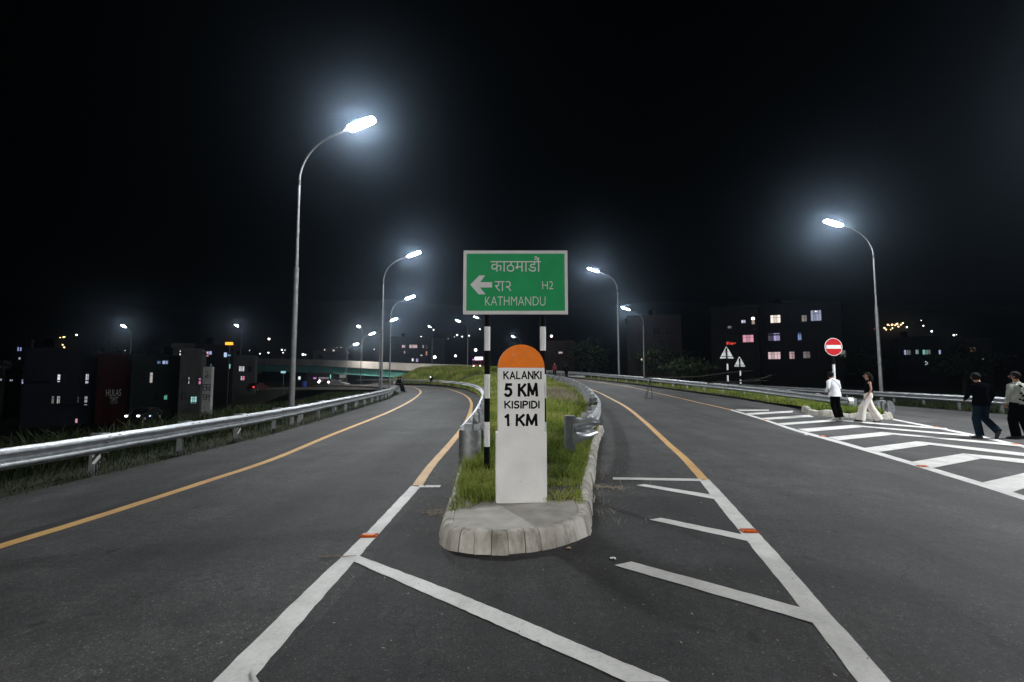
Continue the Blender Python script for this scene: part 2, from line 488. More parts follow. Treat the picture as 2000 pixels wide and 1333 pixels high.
EARTH = mat('earth', (.022, .026, .014), .95, noise=.5, nscale=.4)
ys2 = np.concatenate([np.arange(-60, 96, 1.5), np.arange(98, 200, 6), np.arange(210, 700, 20)])
def earth_z(x, y):
    z = terrain(x, y)
    inside = (x > xl(np.clip(y, -40, 78)) + .3) & (x < 20.3) & (y < 78)
    bumps = np.sin(x * .011 + y * .006) * 5 * sstep(230, 420, y) + np.sin(x * .031 + 1.3) * 2 * sstep(260, 420, y)
    return np.where(inside, -.35, z) + bumps
def earth_row(y):
    a = float(xl(np.clip(y, -40, 78)))
    if y >= 96:
        return np.concatenate([np.linspace(-900, -60, 41), np.linspace(-57, 33, 61), np.linspace(36, 900, 41)])
    return np.concatenate([a - np.geomspace(860, .6, 60), np.linspace(a + .35, 20.25, 42), 20.4 + np.geomspace(.3, 860, 41)])
tag(link('ground', grid_mesh('ground', earth_row, ys2, earth_z, EARTH)), kind='structure')

def face_up(V, F):
    out = []
    for f in F:
        a, b, c = (Vector(V[i]) for i in f[:3])
        out.append(f if (b - a).cross(c - a).z > 0 else tuple(reversed(f)))
    return out

def strip(name, pts, widths, m, dz=.005, jitter=.004, kind='structure', step=.25):
    """painted line along world points on the road; widths per point"""
    if not hasattr(widths, '__len__'): widths = [widths] * len(pts)
    P = catmull([(p[0], p[1], w) for p, w in zip(pts, widths)], step) if len(pts) > 2 else \
        [Vector((pts[0][0], pts[0][1], widths[0])).lerp(Vector((pts[1][0], pts[1][1], widths[1])), k / 40) for k in range(41)]
    V, F = [], []
    for i, p in enumerate(P):
        a, b = P[max(i - 1, 0)], P[min(i + 1, len(P) - 1)]
        t = Vector((b.x - a.x, b.y - a.y, 0)).normalized(); n = Vector((-t.y, t.x, 0))
        for s in (-1, 0, 1):
            q = Vector((p.x, p.y, 0)) + n * (s * p.z / 2 + (random.uniform(-jitter, jitter) if s else 0))
            V.append((q.x, q.y, float(h(q.x, q.y)) + dz))
    for i in range(len(P) - 1):
        for k in range(2):
            F.append((i * 3 + k, i * 3 + k + 1, i * 3 + k + 4, i * 3 + k + 3))
    F = face_up(V, F)
    me = bpy.data.meshes.new(name); me.from_pydata(V, [], F); me.materials.append(m)
    return tag(link(name, me), kind=kind)

def quad(name, a, b, c, d, m, dz=.006, n=16):
    """paint patch: edge a-b and opposite edge d-c, ground points"""
    V, F = [], []
    for i in range(n + 1):
        t = i / n
        for k in range(3):
            s = k / 2
            p = (a.lerp(b, t)).lerp(d.lerp(c, t), s)
            j = random.uniform(-.003, .003) if k != 1 else 0
            V.append((p.x + j, p.y + j, float(h(p.x, p.y)) + dz))
    for i in range(n):
        for k in range(2):
            F.append((i * 3 + k, i * 3 + k + 1, i * 3 + k + 4, i * 3 + k + 3))
    F = face_up(V, F)
    me = bpy.data.meshes.new(name); me.from_pydata(V, [], F); me.materials.append(m)
    return tag(link(name, me), kind='structure')

def two_edges(name, Lp, Rp, m, dz=.005, step=.12):
    """line given by its two painted edges"""
    A = [gp(*p) for p in Lp]; B = [gp(*p) for p in Rp]
    A = catmull([(p.x, p.y, 0) for p in A], .1); B = catmull([(p.x, p.y, 0) for p in B], .1)
    n = max(len(A), len(B))
    f = lambda Q, t: Q[min(int(t * (len(Q) - 1)), len(Q) - 2)].lerp(Q[min(int(t * (len(Q) - 1)), len(Q) - 2) + 1], t * (len(Q) - 1) - min(int(t * (len(Q) - 1)), len(Q) - 2))
    V, F = [], []
    for i in range(n):
        t = i / (n - 1)
        a, b = f(A, t), f(B, t)
        j = random.uniform(-.004, .004)
        for p, e in ((a, j), (a.lerp(b, .5), 0), (b, random.uniform(-.004, .004))):
            V.append((p.x + e, p.y, float(h(p.x, p.y)) + dz))
    for i in range(n - 1):
        for k in range(2):
            F.append((i * 3 + k, i * 3 + k + 1, i * 3 + k + 4, i * 3 + k + 3))
    F = face_up(V, F)
    me = bpy.data.meshes.new(name); me.from_pydata(V, [], F); me.materials.append(m)
    return tag(link(name, me), kind='structure')

# left slip road: outer yellow line with its dark bitumen band
yl = [gp(*p) for p in ((-160, 1122), (0, 1068), (200, 1007), (400, 942), (540, 895), (650, 849), (760, 805), (803, 783), (820, 769.5))]
yl = [(p.x, p.y) for p in yl] + [(-9.3, 47), (-11.0, 54), (-14.3, 65), (-19, 72.5)]
strip('yellow_edge_line', yl, .15, YELLOW_PAINT)
strip('bitumen_band', [(p[0] - .17, p[1] + .02) for p in yl], .2, BITUMEN, dz=.003)
yr_ = [gp(*p) for p in ((815, 949), (845, 907), (885, 861), (910, 826), (919.5, 801), (920, 786))]
yr_ = [(p.x, p.y) for p in yr_] + [(-3.4, 35), (-4.9, 43), (-7.6, 54), (-11.6, 63), (-16, 69), (-21, 72)]
strip('yellow_edge_line', yr_, .155, YELLOW_PAINT)
two_edges('white_edge_line', [(803, 950), (709, 1048), (601, 1151), (416, 1333), (235, 1520)],
          [(821, 952), (744, 1040), (647, 1149), (490, 1333), (334, 1520)], WHITE_PAINT)
quad('white_tick', gp(818, 949.5), gp(861, 949), gp(861, 953), gp(818, 953.5), WHITE_PAINT, dz=.008)
quad('gore_stripe', gp(703, 1088), gp(900, 1163), gp(900, 1191), gp(691, 1099), WHITE_PAINT, dz=.008)
quad('gore_stripe', gp(899.5, 1162.8), gp(1310, 1335), gp(1225, 1335), gp(899.5, 1190.8), WHITE_PAINT, dz=.008, n=30)
quad('gore_stripe', gp(484, 1322), gp(491, 1311), gp(640, 1560), gp(560, 1600), WHITE_PAINT, dz=.0055)
# main carriageway, nearside: yellow then white
yn = [gp(*p) for p in ((1375, 938), (1340, 899), (1309, 871), (1262, 827), (1225, 797))]
strip('yellow_edge_line', [(p.x, p.y) for p in yn] + [(5.42, 25.5), (5.62, 31), (5.4, 37), (4.6, 43.5), (3.2, 50)], .15, YELLOW_PAINT)
two_edges('white_edge_line', [(1367, 939.5), (1389, 969), (1450, 1046), (1488, 1094), (1566, 1191), (1611, 1250), (1675, 1333), (1820, 1520)],
          [(1385, 937.5), (1415, 969), (1475, 1035), (1528, 1093), (1612, 1190), (1660, 1242), (1740, 1333), (1910, 1520)], WHITE_PAINT)
quad('gore_stripe', gp(1197, 933.5), gp(1370, 936.5), gp(1370, 941), gp(1197, 938), WHITE_PAINT, dz=.008)
quad('gore_stripe', gp(1259, 947), gp(1392, 968), gp(1397, 976.5), gp(1243, 949), WHITE_PAINT, dz=.008)
quad('gore_stripe', gp(1291, 1013), gp(1452, 1046), gp(1464, 1059.5), gp(1268, 1016.5), WHITE_PAINT, dz=.008)
quad('gore_stripe', gp(1233, 1099), gp(1568, 1190), gp(1589, 1219), gp(1200, 1106), WHITE_PAINT, dz=.008)
# main carriageway, far side
yf = [gp(*p) for p in ((1428, 801), (1375, 789.3), (1325, 777.5))]
strip('yellow_edge_line', [(p.x, p.y) for p in yf] + [(9.2, 29.5), (9.1, 35), (8.3, 41.5), (6.9, 48), (4.8, 55)], .12, YELLOW_PAINT)
two_edges('white_edge_line', [(1428, 800), (1490, 818.2), (1550, 837.6), (1610, 853.8), (1685, 874.6), (1781, 902.6), (1850, 923), (1916, 942.5), (2000, 969), (2200, 1032)],
          [(1426, 801.5), (1490, 821.2), (1550, 841.8), (1610, 858.6), (1685, 880.4), (1781, 909.2), (1850, 931), (1916, 951), (2000, 978), (2200, 1044)], WHITE_PAINT)
two_edges('white_edge_line', [(1744, 818.5), (1826, 834), (1910, 850.5), (1979, 866), (2150, 904)], [(1743, 820.5), (1826, 837), (1910, 854), (1979, 870.5), (2150, 911)], WHITE_PAINT)
CH = [((1436, 800.8), (1502, 801), (1502, 803), (1445, 803.4), None, None),
      ((1457, 808), (1550, 803), (1547, 806.5), (1466, 811), None, None),
      ((1486, 817.5), (1580, 811), (1590, 815), (1494, 821), None, None),
      ((1517, 828), (1628, 820), (1637, 823), (1532, 831), (1850, 837.5), (1850, 840.5)),
      ((1558, 839), (1664, 831), (1685, 835), (1578, 844.5), (1893, 850), (1893, 853.5)),
      ((1617, 855), (1721, 845), (1745, 850), (1638, 861), (1979, 868), (2050, 879)),
      ((1688, 876), (1790, 863), (1815, 870), (1716, 884), (2080, 895), (2080, 902)),
      ((1782, 903), (1880, 887), (1916, 897), (1818, 916), (2100, 908), (2100, 918)),
      ((1914, 945), (2005, 924), (2050, 940), (1976, 963), (2150, 940), (2150, 952))]
for i, (a, b, c, d, e, f) in enumerate(CH):
    quad('chevron_stripe', gp(*a), gp(*b), gp(*c), gp(*d), WHITE_PAINT, dz=.009)
    if e:
        quad('chevron_stripe', gp(b[0], b[1]), gp(*e), gp(*f), gp(c[0], c[1]), WHITE_PAINT, dz=.013)

# reflective studs
stud_root = None
STUDS = [(721, 1048, 'orange road stud on the white line before the slip road'), (1463, 1039, 'orange road stud on the white line between two gore stripes'),
         (1802, 912, 'orange road stud at the foot of the broad chevron stripe'), (1607, 853, 'orange road stud beside the fifth chevron, near the kerbed gore'),
         (1496, 821, 'small distant orange stud where the chevrons begin'), (1828, 835.5, 'orange stud on the far white line past the second kerb nose'),
         (1983, 869, 'orange stud on the far white line by the walkers')]
for px, py, lab in STUDS:
    p = gp(px, py)
    if stud_root is None:
        stud_root = empty('road_stud', p)
        b = MB()
        b.loft([[Vector((x * a, y * c, z)) for x, y in ((-1, -1), (1, -1), (1, 1), (-1, 1))] for a, c, z in ((.088, .052, .004), (.088, .052, .009), (.066, .034, .024), (.062, .03, .026))])
        b.build('stud_body', ORANGE, stud_root)
        MB().box((0, -.0425, .0215), (.1, .012, .008), M=Matrix.Rotation(R(-35), 3, 'X')).build('reflector', mat('amber_reflector', (.9, .2, .02), .15, spec=.8), stud_root)
        o = stud_root
    else:
        o = copy_tree(stud_root); o.location = p
    tag(o, lab, 'road stud', 'orange road studs')

# ------------------------------------------------------------------ guard rails
WPROF = [(0, .312), (.018, .300), (.030, .282), (.074, .262), (.083, .240), (.074, .214), (.02, .176), (.008, .156), (.02, .136), (.074, .098), (.083, .072), (.074, .050), (.030, .030), (.018, .012), (0, 0)]
post_me = None
def hshape(w, d, hh, t=.008):
    m = MB()
    m.box((-w / 2 + t / 2, 0, hh / 2), (t, d, hh)); m.box((0, -d / 2 + t / 2, hh / 2), (w - 2 * t, t, hh)); m.box((0, d / 2 - t / 2, hh / 2), (w - 2 * t, t, hh))
    return m
POST_ME = hshape(.12, .05, .80).mesh('post', GALV)
BLOCK_ME = MB().box((0, 0, 0), (.13, .16, .34)).mesh('spacer_block', GALV, bevel=.008)
BOLT_ME = MB().sphere((0, 0, 0), .02, 6, 4, (.6, 1, 1)).mesh('bolt', DARK)
SLOT_ME = MB().box((0, 0, 0), (.008, .05, .016)).mesh('bolt', DARK)
PLATE_ME = MB().box((0, 0, 0), (.15, .006, .2)).mesh('hazard_plate', HATCH)

def guard_rail(name, pts, side, label, zf, top=.63, plates=False, bolts=0, step=.5, post_every=2.0, panel=4.0, wave=.004):
    """pts: plan polyline of the beam back face, side=+1: traffic on the right of the direction of travel"""
    root = empty(name, (0, 0, 0), 0, label, 'guard rail')
    P = catmull([(p[0], p[1], 0) for p in pts], step)
    T, Nn, Z = [], [], []
    for i in range(len(P)):
        t = (P[min(i + 1, len(P) - 1)] - P[max(i - 1, 0)]).normalized()
        T.append(t); Nn.append(Vector((t.y, -t.x, 0)) * side)
        Z.append(float(zf(P[i].x, P[i].y)) + top - .312 + random.uniform(-wave, wave))
    per = int(panel / step)
    for s in range(0, len(P) - 1, per):
        e = min(s + per, len(P) - 1)
        b = MB(); rings = []
        lap = .004 * ((s // per) % 2)
        for i in range(s, e + 1):
            prof = [(n + lap, z) for n, z in WPROF]
            loop = prof + [(n - .005, z) for n, z in reversed(prof)]
            rings.append([P[i] + Nn[i] * n + Vector((0, 0, Z[i] + z)) for n, z in loop])
        b.loft(rings)
        b.build('beam', GALV, root, smooth=True)
    k = 0
    pe = max(1, int(post_every / step))
    for i in range(0, len(P), pe):
        n = Nn[i]; a = math.atan2(n.y, n.x)
        g = Z[i] + .312 - top
        bl = link('spacer_block', BLOCK_ME, root, P[i] - n * .075 + Vector((0, 0, Z[i] + .156)), (0, 0, a))
        po = link('post', POST_ME, root, P[i] - n * .215 + Vector((0, 0, g - .16)), (0, 0, a))
        if k < bolts:
            for dz, dn, me in ((.156, .012, BOLT_ME), (.278, .052, SLOT_ME)):
                link('bolt', me, root, P[i] + n * dn + Vector((0, 0, Z[i] + dz)), (0, R(0) if me is BOLT_ME else R(-65), a))
            if i + 1 < len(P):
                link('bolt', SLOT_ME, root, P[i] + T[i] * .2 + n * .052 + Vector((0, 0, Z[i] + .278)), (0, R(-65), a))
        if plates and k % 2 == 1:
            link('hazard_plate', PLATE_ME, root, P[i] - n * .115 + T[i] * -.05 + Vector((0, 0, g + .235)), (0, 0, a - math.pi / 2 + (0 if side > 0 else math.pi)))
        k += 1
    return root, P, Nn, Z

flat0 = lambda x, y: 0.0
left_pts = [(float(xl(y)) - .25 if y > 2 else -7.2, y) for y in (-6, 0, 4, 7, 10, 14, 18, 23, 28, 33, 38, 42.5)] + [(-10.9, 44.5), (-12.0, 46.8)]
guard_rail('guard_rail', left_pts, 1, 'long galvanised guard rail with striped plates along the grassy verge of the slip road', flat0, plates=True, bolts=12)

# gore rails stand on the raised island
def gz_inner(x, y): return float(np.interp(y, [7, 14, 30, 60, 80], [.17, .12, .06, .15, .3]))
def gz_right(x, y): return float(zr(y)) + float(np.interp(y, [8, 14, 30], [.2, .17, .12]))
ra, Pi, Ni, Zi = guard_rail('guard_rail', [tuple(p) for p in INNER], -1, 'curving galvanised guard rail on the inside of the slip road bend', gz_inner, top=.64)
rb, Pr, Nr, Zr_ = guard_rail('guard_rail', [tuple(p) for p in RINNER[:13]], 1, 'galvanised guard rail with a battered fishtail end along the main road gore', gz_right, top=.66)
# curved end plate of the slip-road rail
b = MB(); outer = []
z0, z1 = .15, .715
rings = []
for k in range(19):
    t = R(-172 + 172 * k / 18)
    c = Vector((-.715, 7.95, 0)) + Vector((.19 * math.cos(t), .13 * math.sin(t), 0))
    d = Vector((math.cos(t), math.sin(t), 0)) * .006
    rings.append([c + Vector((0, 0, z0)), c + Vector((0, 0, z1)), c - d + Vector((0, 0, z1)), c - d + Vector((0, 0, z0))])
b.loft(rings)
o = b.build('end_plate', GALV, ra, smooth=True)
# crumpled fishtail end of the main-road rail
b = MB(); rings = []
p0 = Pr[0] + Vector((0, 0, Zr_[0]))
for k in range(15):
    u = k / 14
    # plate runs from the post face outwards and folds back to the beam
    base = Vector((1.02 + .36 * u, 7.86 + .10 * math.sin(u * 2.2) + .22 * u * u, 0))
    nrm = Vector((.35, -1, 0)).normalized()
    amp = .02 + 1.0 * math.sin(u * math.pi * .62) * .95
    col = []
    for (n, z) in WPROF:
        zz = z * (1.42 - .22 * u) - .06 * (1 - u)
        lean = .05 * math.sin(z * 22 + u * 3) * u
        col.append(base + nrm * (n * 1.15 * amp + lean) + Vector((.11 * (n / .083) * u * u, 0, p0.z + zz)))
    rings.append(col + [q - nrm * .006 for q in reversed(col)])
b.loft(rings)
b.build('fishtail_end', mat('bright_steel', (.62, .64, .66), .28, .85, noise=.15, nscale=7), rb, smooth=True)
MB().box((.985, 7.93, p0.z + .13), (.17, .13, .56), rz=R(10)).build('end_post', GALV, rb, bevel=.006)

def gz_flat(x, y): return float(h(x, y)) + .02
rc, Pa, Na, Za = guard_rail('guard_rail', [tuple(p) for p in RAIL_A[:9]], -1, 'guard rail across the main road with a dead branch lying on it', gz_flat, top=.66)
b = MB(); rings = []
for k in range(9):
    t = R(-90 + 180 * k / 8)
    c = Pa[0] + Vector((0, -.06, Za[0] + .156)) + Vector((.02 * math.cos(t) - .02, -.09 * math.cos(t), .155 * math.sin(t)))
    rings.append([c + Vector((-.085, 0, 0)), c + Vector((.09, 0, 0)), c + Vector((.09, .006, 0)), c + Vector((-.085, .006, 0))])
b.loft(rings); b.build('end_plate', mat('worn_white_steel', (.68, .69, .7), .35, .6), rc)
rd, Pb, Nb, Zb = guard_rail('guard_rail', [(14.15, 17.6), (14.5, 20), (15.3, 24), (16.6, 29), (18, 34), (19, 40), (19.5, 50)], 1, 'grey guard rail with rounded fishtail plates behind the woman in white trousers', lambda x, y: .04, top=.62)
for (x, y, s) in ((14.12, 17.45, 1), (13.55, 17.9, .9)):
    b = MB()
    poly = [(0, .30)] + [(.33 * math.sin(R(a)), .32 * math.cos(R(a)) * 1.0) for a in range(20, 181, 16)] + [(0, -.3)]
    b.prism([(px * s, pz * s + .36) for px, pz in poly], -.006, .006)
    b.build('fishtail_plate', GALV, rd, loc=(x, y, 0.02), rot=(0, 0, R(12)))
re_, Pc, Nc, Zc = guard_rail('guard_rail', [(20.5, 4), (20.6, 10), (20.75, 15), (20.9, 20), (21.2, 26), (21.7, 33), (22.5, 42), (23.4, 54)], -1, 'guard rail on the far edge of the side road behind the walking people', lambda x, y: .05, top=.64)

# ------------------------------------------------------------------ traffic island
def island(name, outline, lens, hgt, lean, width, ztop):
    """outline: plan polyline of the kerb foot, laid block by block; lens(i)->block length"""
    root = tag(empty(name), kind='structure')
    P = catmull([(p[0], p[1], 0) for p in outline], .02)
    L = [0]
    for i in range(1, len(P)): L.append(L[-1] + (P[i] - P[i - 1]).length)
    A = np.array([tuple(p) for p in P])
    at = lambda s: Vector([float(np.interp(s, L, A[:, k])) for k in range(3)])
    def frame(s):
        p = at(s); t = (at(min(s + .05, L[-1])) - at(max(s - .05, 0))).normalized()
        return p, Vector((-t.y, t.x, 0))     # inward = left of travel
    s = 0.0
    inner = []
    while s < L[-1] - .05:
        ln = lens(at(s + .05))
        e = min(s + ln, L[-1])
        hj = random.uniform(-.010, .008); dj = random.uniform(-.010, .010)
        b = MB(); rings = []
        gap = .0035
        for k in range(4):
            u = s + gap + (e - s - 2 * gap) * k / 3
            p, n = frame(u)
            H = hgt(p) + hj + random.uniform(-.003, .003)
            zb = float(h(p.x, p.y)) - .03
            prof = [(0 + dj, 0), (lean * .86 + dj, H * .82 + .03), (lean + .008 + dj, H * .93 + .03), (lean + .03 + dj, H + .03), (width(p) if callable(width) else width, H + .034), (width(p) if callable(width) else width, 0)]
            rings.append([p + n * a + Vector((0, 0, zb + c)) for a, c in prof])
        b.loft(rings)
        b.build('kerb_stone', KERB, root, smooth=True)
        inner.append((frame((s + e) / 2)))
        s = e
    return root, P, frame, L

def foot_h(p): return .185
outline = [(-1.02, 10.5), (-.92, 8.2), (-.84, 6.6), (-.79, 5.6), (-.765, 5.0), (-.73, 4.66), (-.62, 4.46), (-.39, 4.36), (-.08, 4.34), (.2, 4.41), (.456, 4.55), (.65, 4.70), (.80, 4.85), (.90, 5.2), (1.03, 6.0), (1.2, 6.9), (1.42, 7.9), (1.72, 9.4), (2.1, 11.2), (2.7, 13.6)]
def block_len(p):
    return .165 if p.y < 5.0 else (.30 if p.x < 0 else .52)
isl, IP, iframe, IL = island('traffic_island', outline, block_len, foot_h, .055, lambda p: .15 + .06 * float(sstep(5.0, 5.6, p.y)) * (p.x > 0), .18)
# screed cap at the nose, filling inside the kerb stones
ring = []
s = 0
while s < IL[-1]:
    p, n = iframe(s)
    if p.y < 6.3: ring.append(p + n * (.153 + .06 * float(sstep(5.0, 5.6, p.y)) * (p.x > 0)))
    s += .05
b = MB()
n = len(ring)
cz = .176
b.add([(p.x, p.y, cz + random.uniform(-.002, .002)) for p in ring] + [(p.x, p.y, 0.0) for p in ring], [tuple(range(n))] + [(k, k + 1, n + k + 1, n + k) for k in range(n - 1)])
b.build('screed_cap', SCREED, isl)
# soil filling of the gore behind the nose, rising with the main road
gy = np.concatenate([np.arange(5.55, 14, .35), np.arange(14, 60, 1.0), np.arange(60, 77.4, 1.2)])
def gore_bounds(y):
    a = float(np.interp(y, [5.5, 8.2, 10.5, 13.8], [-.66, -.80, -.93, -.95])) if y < 13.8 else float(xi(y)) - .05
    c = float(np.interp(y, [5.5, 6, 7.9, 9.4, 11.2, 13.6, 16], [.80, .86, 1.26, 1.55, 1.95, 2.55, 2.9])) if y < 16 else float(xr(y)) + .1
    return a, max(c, a + .6)
def gore_row(y):
    a, c = gore_bounds(y)
    return np.linspace(a, c, 14)
def gore_z(x, y):
    x = np.asarray(x, float); y = np.asarray(y, float)
    out = []
    for X, Y in zip(np.atleast_1d(x), np.atleast_1d(y)):
        a, c = gore_bounds(Y)
        u = np.clip((X - a) / max(c - a, .1), 0, 1)
        zl_, zr2 = gz_inner(0, Y), gz_right(0, Y)
        mound = np.interp(Y, [5, 9, 20, 40, 60, 76], [.0, .12, .22, .35, .5, .3]) * math.sin(math.pi * u) ** .8
        out.append(zl_ * (1 - u) + zr2 * u + mound + .0)
    return np.array(out)
tag(link('gore_ground', grid_mesh('gore_ground', gore_row, gy, gore_z, SOIL)), kind='structure')

# embankment below the start of the bridge
EMB = []
def emb_z(x, y):
    # ridge follows the approach road, plan distance from its near edge
    x = np.asarray(x, float); y = np.asarray(y, float)
    edge = np.interp(x, [-32, -25, -18, -12, -6, -1.5, 3], [96, 93, 88.5, 80.5, 71, 61, 48])
    crest = np.interp(x, [-34, -24, -17.5, -12, -6, 0, 4], [-.9, -.6, 2.6, 2.75, 2.5, 2.1, 1.5])
    rail = np.interp(x, [-26, -18, -13, -8.8, -4.9, -2.75, 3], [78.6, 75.6, 71.6, 64.4, 51.4, 45, 40])
    up = np.clip((y - rail - .3) / np.maximum(edge - rail - 1.0, 2.0), -.3, 1)
    up = np.where(up > 0, np.sqrt(np.clip(up, 0, 1)), up)
    return np.where(up > 0, .05 + (crest - .05) * up - np.clip(y - edge - 2, 0, 9) * .5, -1.2 + up * 2)
ex = np.linspace(-34, 4, 46)
eyr = np.linspace(58, 104, 44)
V, F = [], []
for y in eyr:
    for x in ex:
        z = float(emb_z(x, y))
        lo_ = float(np.interp(y, [58, 70, 78, 104], [-.2, -.2, -.6, -1.2]))
        V.append((x, y, max(z, lo_)))
nx = len(ex)
for j in range(len(eyr) - 1):
    for i in range(nx - 1):
        F.append((j * nx + i, j * nx + i + 1, (j + 1) * nx + i + 1, (j + 1) * nx + i))
me = bpy.data.meshes.new('embankment'); me.from_pydata(V, [], F); me.materials.append(SOIL)
tag(link('embankment', me), kind='structure')

# second kerbed gore on the far side of the main road
outline2 = [(12.05, 19.4), (11.62, 18.3), (11.7, 17.72), (12.1, 17.35), (12.6, 17.0), (13.1, 16.72), (13.5, 16.62), (13.78, 16.8), (13.9, 17.3), (14.1, 18.6), (14.5, 20.5)]
isl2, P2, f2, L2 = island('traffic_island', outline2, lambda p: .30 + random.uniform(-.05, .05), lambda p: .20 + .05 * math.sin(p.x * 7), .05, .2, .2)
gy2 = np.concatenate([[16.95], np.arange(17.3, 26, .5), np.arange(26, 62, 1.5)])
def g2_bounds(y):
    a = float(np.interp(y, [16.9, 17.4, 18.3, 19.4, 21], [12.9, 12.3, 11.85, 12.3, 12.6])) if y < 21 else float(xa(y)) - .5
    c = float(np.interp(y, [16.9, 17.3, 18.6, 20.5, 24, 29, 34, 40, 60], [13.6, 13.75, 13.95, 14.4, 15.5, 16.8, 18.2, 19.2, 19.9]))
    return a, c
def g2_row(y):
    a, c = g2_bounds(y); return np.linspace(a, c, 10)
def g2_z(x, y):
    return h(x, y) + np.interp(y, [16.9, 17.6, 22], [.12, .19, .08])
tag(link('gore_ground', grid_mesh('gore_ground', g2_row, gy2, g2_z, SOIL)), kind='structure')

# ------------------------------------------------------------------ grass
def blades(name, pts, hgts, m, label, cat='grass', width=.010, lean=.45, tint_bias=0.0):
    """pts Nx3 roots; one bent blade each (3 triangles)"""
    n = len(pts)
    ang = rng.uniform(0, 2 * np.pi, n); la = rng.uniform(0, 2 * np.pi, n)
    ln = hgts * lean * rng.uniform(.2, 1.3, n)
    w = width * rng.uniform(.6, 1.4, n) * np.clip(hgts / .3, .55, 1.7)
    wx, wy = np.cos(ang) * w, np.sin(ang) * w
    lx, ly = np.cos(la) * ln, np.sin(la) * ln
    V = np.empty((n, 5, 3))
    V[:, 0] = pts; V[:, 0, 0] -= wx; V[:, 0, 1] -= wy
    V[:, 1] = pts; V[:, 1, 0] += wx; V[:, 1, 1] += wy
    mid = pts + np.stack([lx * .35, ly * .35, hgts * .62], 1)
    V[:, 2] = mid; V[:, 2, 0] += wx * .8; V[:, 2, 1] += wy * .8
    V[:, 3] = mid; V[:, 3, 0] -= wx * .8; V[:, 3, 1] -= wy * .8
    V[:, 4] = pts + np.stack([lx, ly, hgts * np.clip(1 - .35 * rng.random(n), .5, 1)], 1)
    base = np.arange(n) * 5
    me = bpy.data.meshes.new(name)
    me.vertices.add(n * 5); me.vertices.foreach_set('co', V.reshape(-1))
    loops = np.stack([base, base + 1, base + 2, base + 3, base + 3, base + 2, base + 4], 1).reshape(-1)
    me.loops.add(len(loops)); me.loops.foreach_set('vertex_index', loops.astype(np.int32))
    me.polygons.add(n * 2)
    st = np.stack([np.arange(n) * 7, np.arange(n) * 7 + 4], 1).reshape(-1)
    me.polygons.foreach_set('loop_start', st.astype(np.int32))
    me.polygons.foreach_set('loop_total', np.tile([4, 3], n).astype(np.int32))
    at = me.attributes.new('tint', 'FLOAT', 'POINT')
    patch = .5 + .25 * np.sin(pts[:, 0] * 2.1 + pts[:, 1] * 1.3) + .2 * np.sin(pts[:, 0] * .7 - pts[:, 1] * .9)
    t = np.clip(patch * .45 + rng.random(n) * .5 + tint_bias, 0, 1)
    at.data.foreach_set('value', np.repeat(t, 5).astype(np.float32))
    me.materials.append(m)
    me.update(calc_edges=True); me.validate()
    return tag(link(name, me), label, cat, kind='stuff')

def sample_gore(n, y0, y1, power=1.0):
    y = y0 + (y1 - y0) * rng.random(n) ** power
    ab = np.array([gore_bounds(v) for v in y])
    u = rng.random(n)
    x = ab[:, 0] + (ab[:, 1] - ab[:, 0]) * u
    return np.stack([x, y, gore_z(x, y)], 1)
# tufts round the stone: denser clumps with bare patches between them
n = 26000
y = 5.05 + 7.0 * rng.random(n) ** 1.35
ab = np.array([gore_bounds(max(v, 5.5)) for v in y]); x = ab[:, 0] - .03 + (ab[:, 1] - ab[:, 0] + .05) * rng.random(n)
p = np.stack([x, y, np.maximum(gore_z(x, np.maximum(y, 5.5)), .17)], 1)
cl = rng.uniform(0, 1, (150, 2)); cx_ = -1 + cl[:, 0] * 3.2; cy_ = 5.05 + cl[:, 1] * 7
d2 = np.min((x[:, None] - cx_[None]) ** 2 + (y[:, None] - cy_[None]) ** 2, axis=1)
clump = np.exp(-d2 / .03)
front = np.where(x < -.16, 5.10 + .9 * np.clip(x + .62, 0, 1), np.where(x < .34, 6.0, 5.36 + .06 * np.sin(x * 23)))
keep = (y > front + .05 * np.sin(x * 31)) & (rng.random(n) < .35 + .75 * clump)
bare = (x > .36) & (np.abs(y - 5.86 - .12 * x) < .11)
keep &= ~(bare & (rng.random(n) < .93))
p = p[keep]; clump = clump[keep]
hh = (.08 + .13 * clump) * rng.uniform(.45, 1.4, len(p))
hh *= np.where((p[:, 0] > .3) & (p[:, 1] < 6.6), .5, 1) * np.where(p[:, 1] > 7, 1.25, 1)
blades('grass', p, hh, GRASS, 'lush green grass on the traffic island around the kilometre stone', width=.0065, lean=.95, tint_bias=0)
p = sample_gore(34000, 11.5, 40, 1.35)
blades('grass', p, .32 * rng.uniform(.4, 1.2, len(p)) * .8, GRASS, 'green grass filling the gore between the two inner guard rails', width=.012, tint_bias=.1)
n = 1500
y = rng.normal(23.5, 2.3, n); x = rng.normal(2.3, .5, n)
k = (y > 17) & (y < 31) & (x < 3.2)
blades('dry_grass', np.stack([x, y, gore_z(x, y) + .12], 1)[k], rng.uniform(.12, .34, k.sum()), STRAW, 'patch of dead pinkish brown grass behind the battered guard rail', width=.012, lean=1.1)
p = sample_gore(14000, 39, 76, 1.0)
blades('grass', p, .45 * rng.uniform(.5, 1.3, len(p)), GRASS, 'yellow green grass at the far end of the gore', width=.03, tint_bias=.12)
x = rng.uniform(-27, 3, 42000); y = rng.uniform(60, 96, 42000); z = emb_z(x, y)
k = (z > .12) & (y < 97)
blades('grass', np.stack([x, y, z], 1)[k], .6 * rng.uniform(.5, 1.3, k.sum()), GRASS, 'bright green grass on the embankment below the bridge parapet', width=.045, tint_bias=.12)
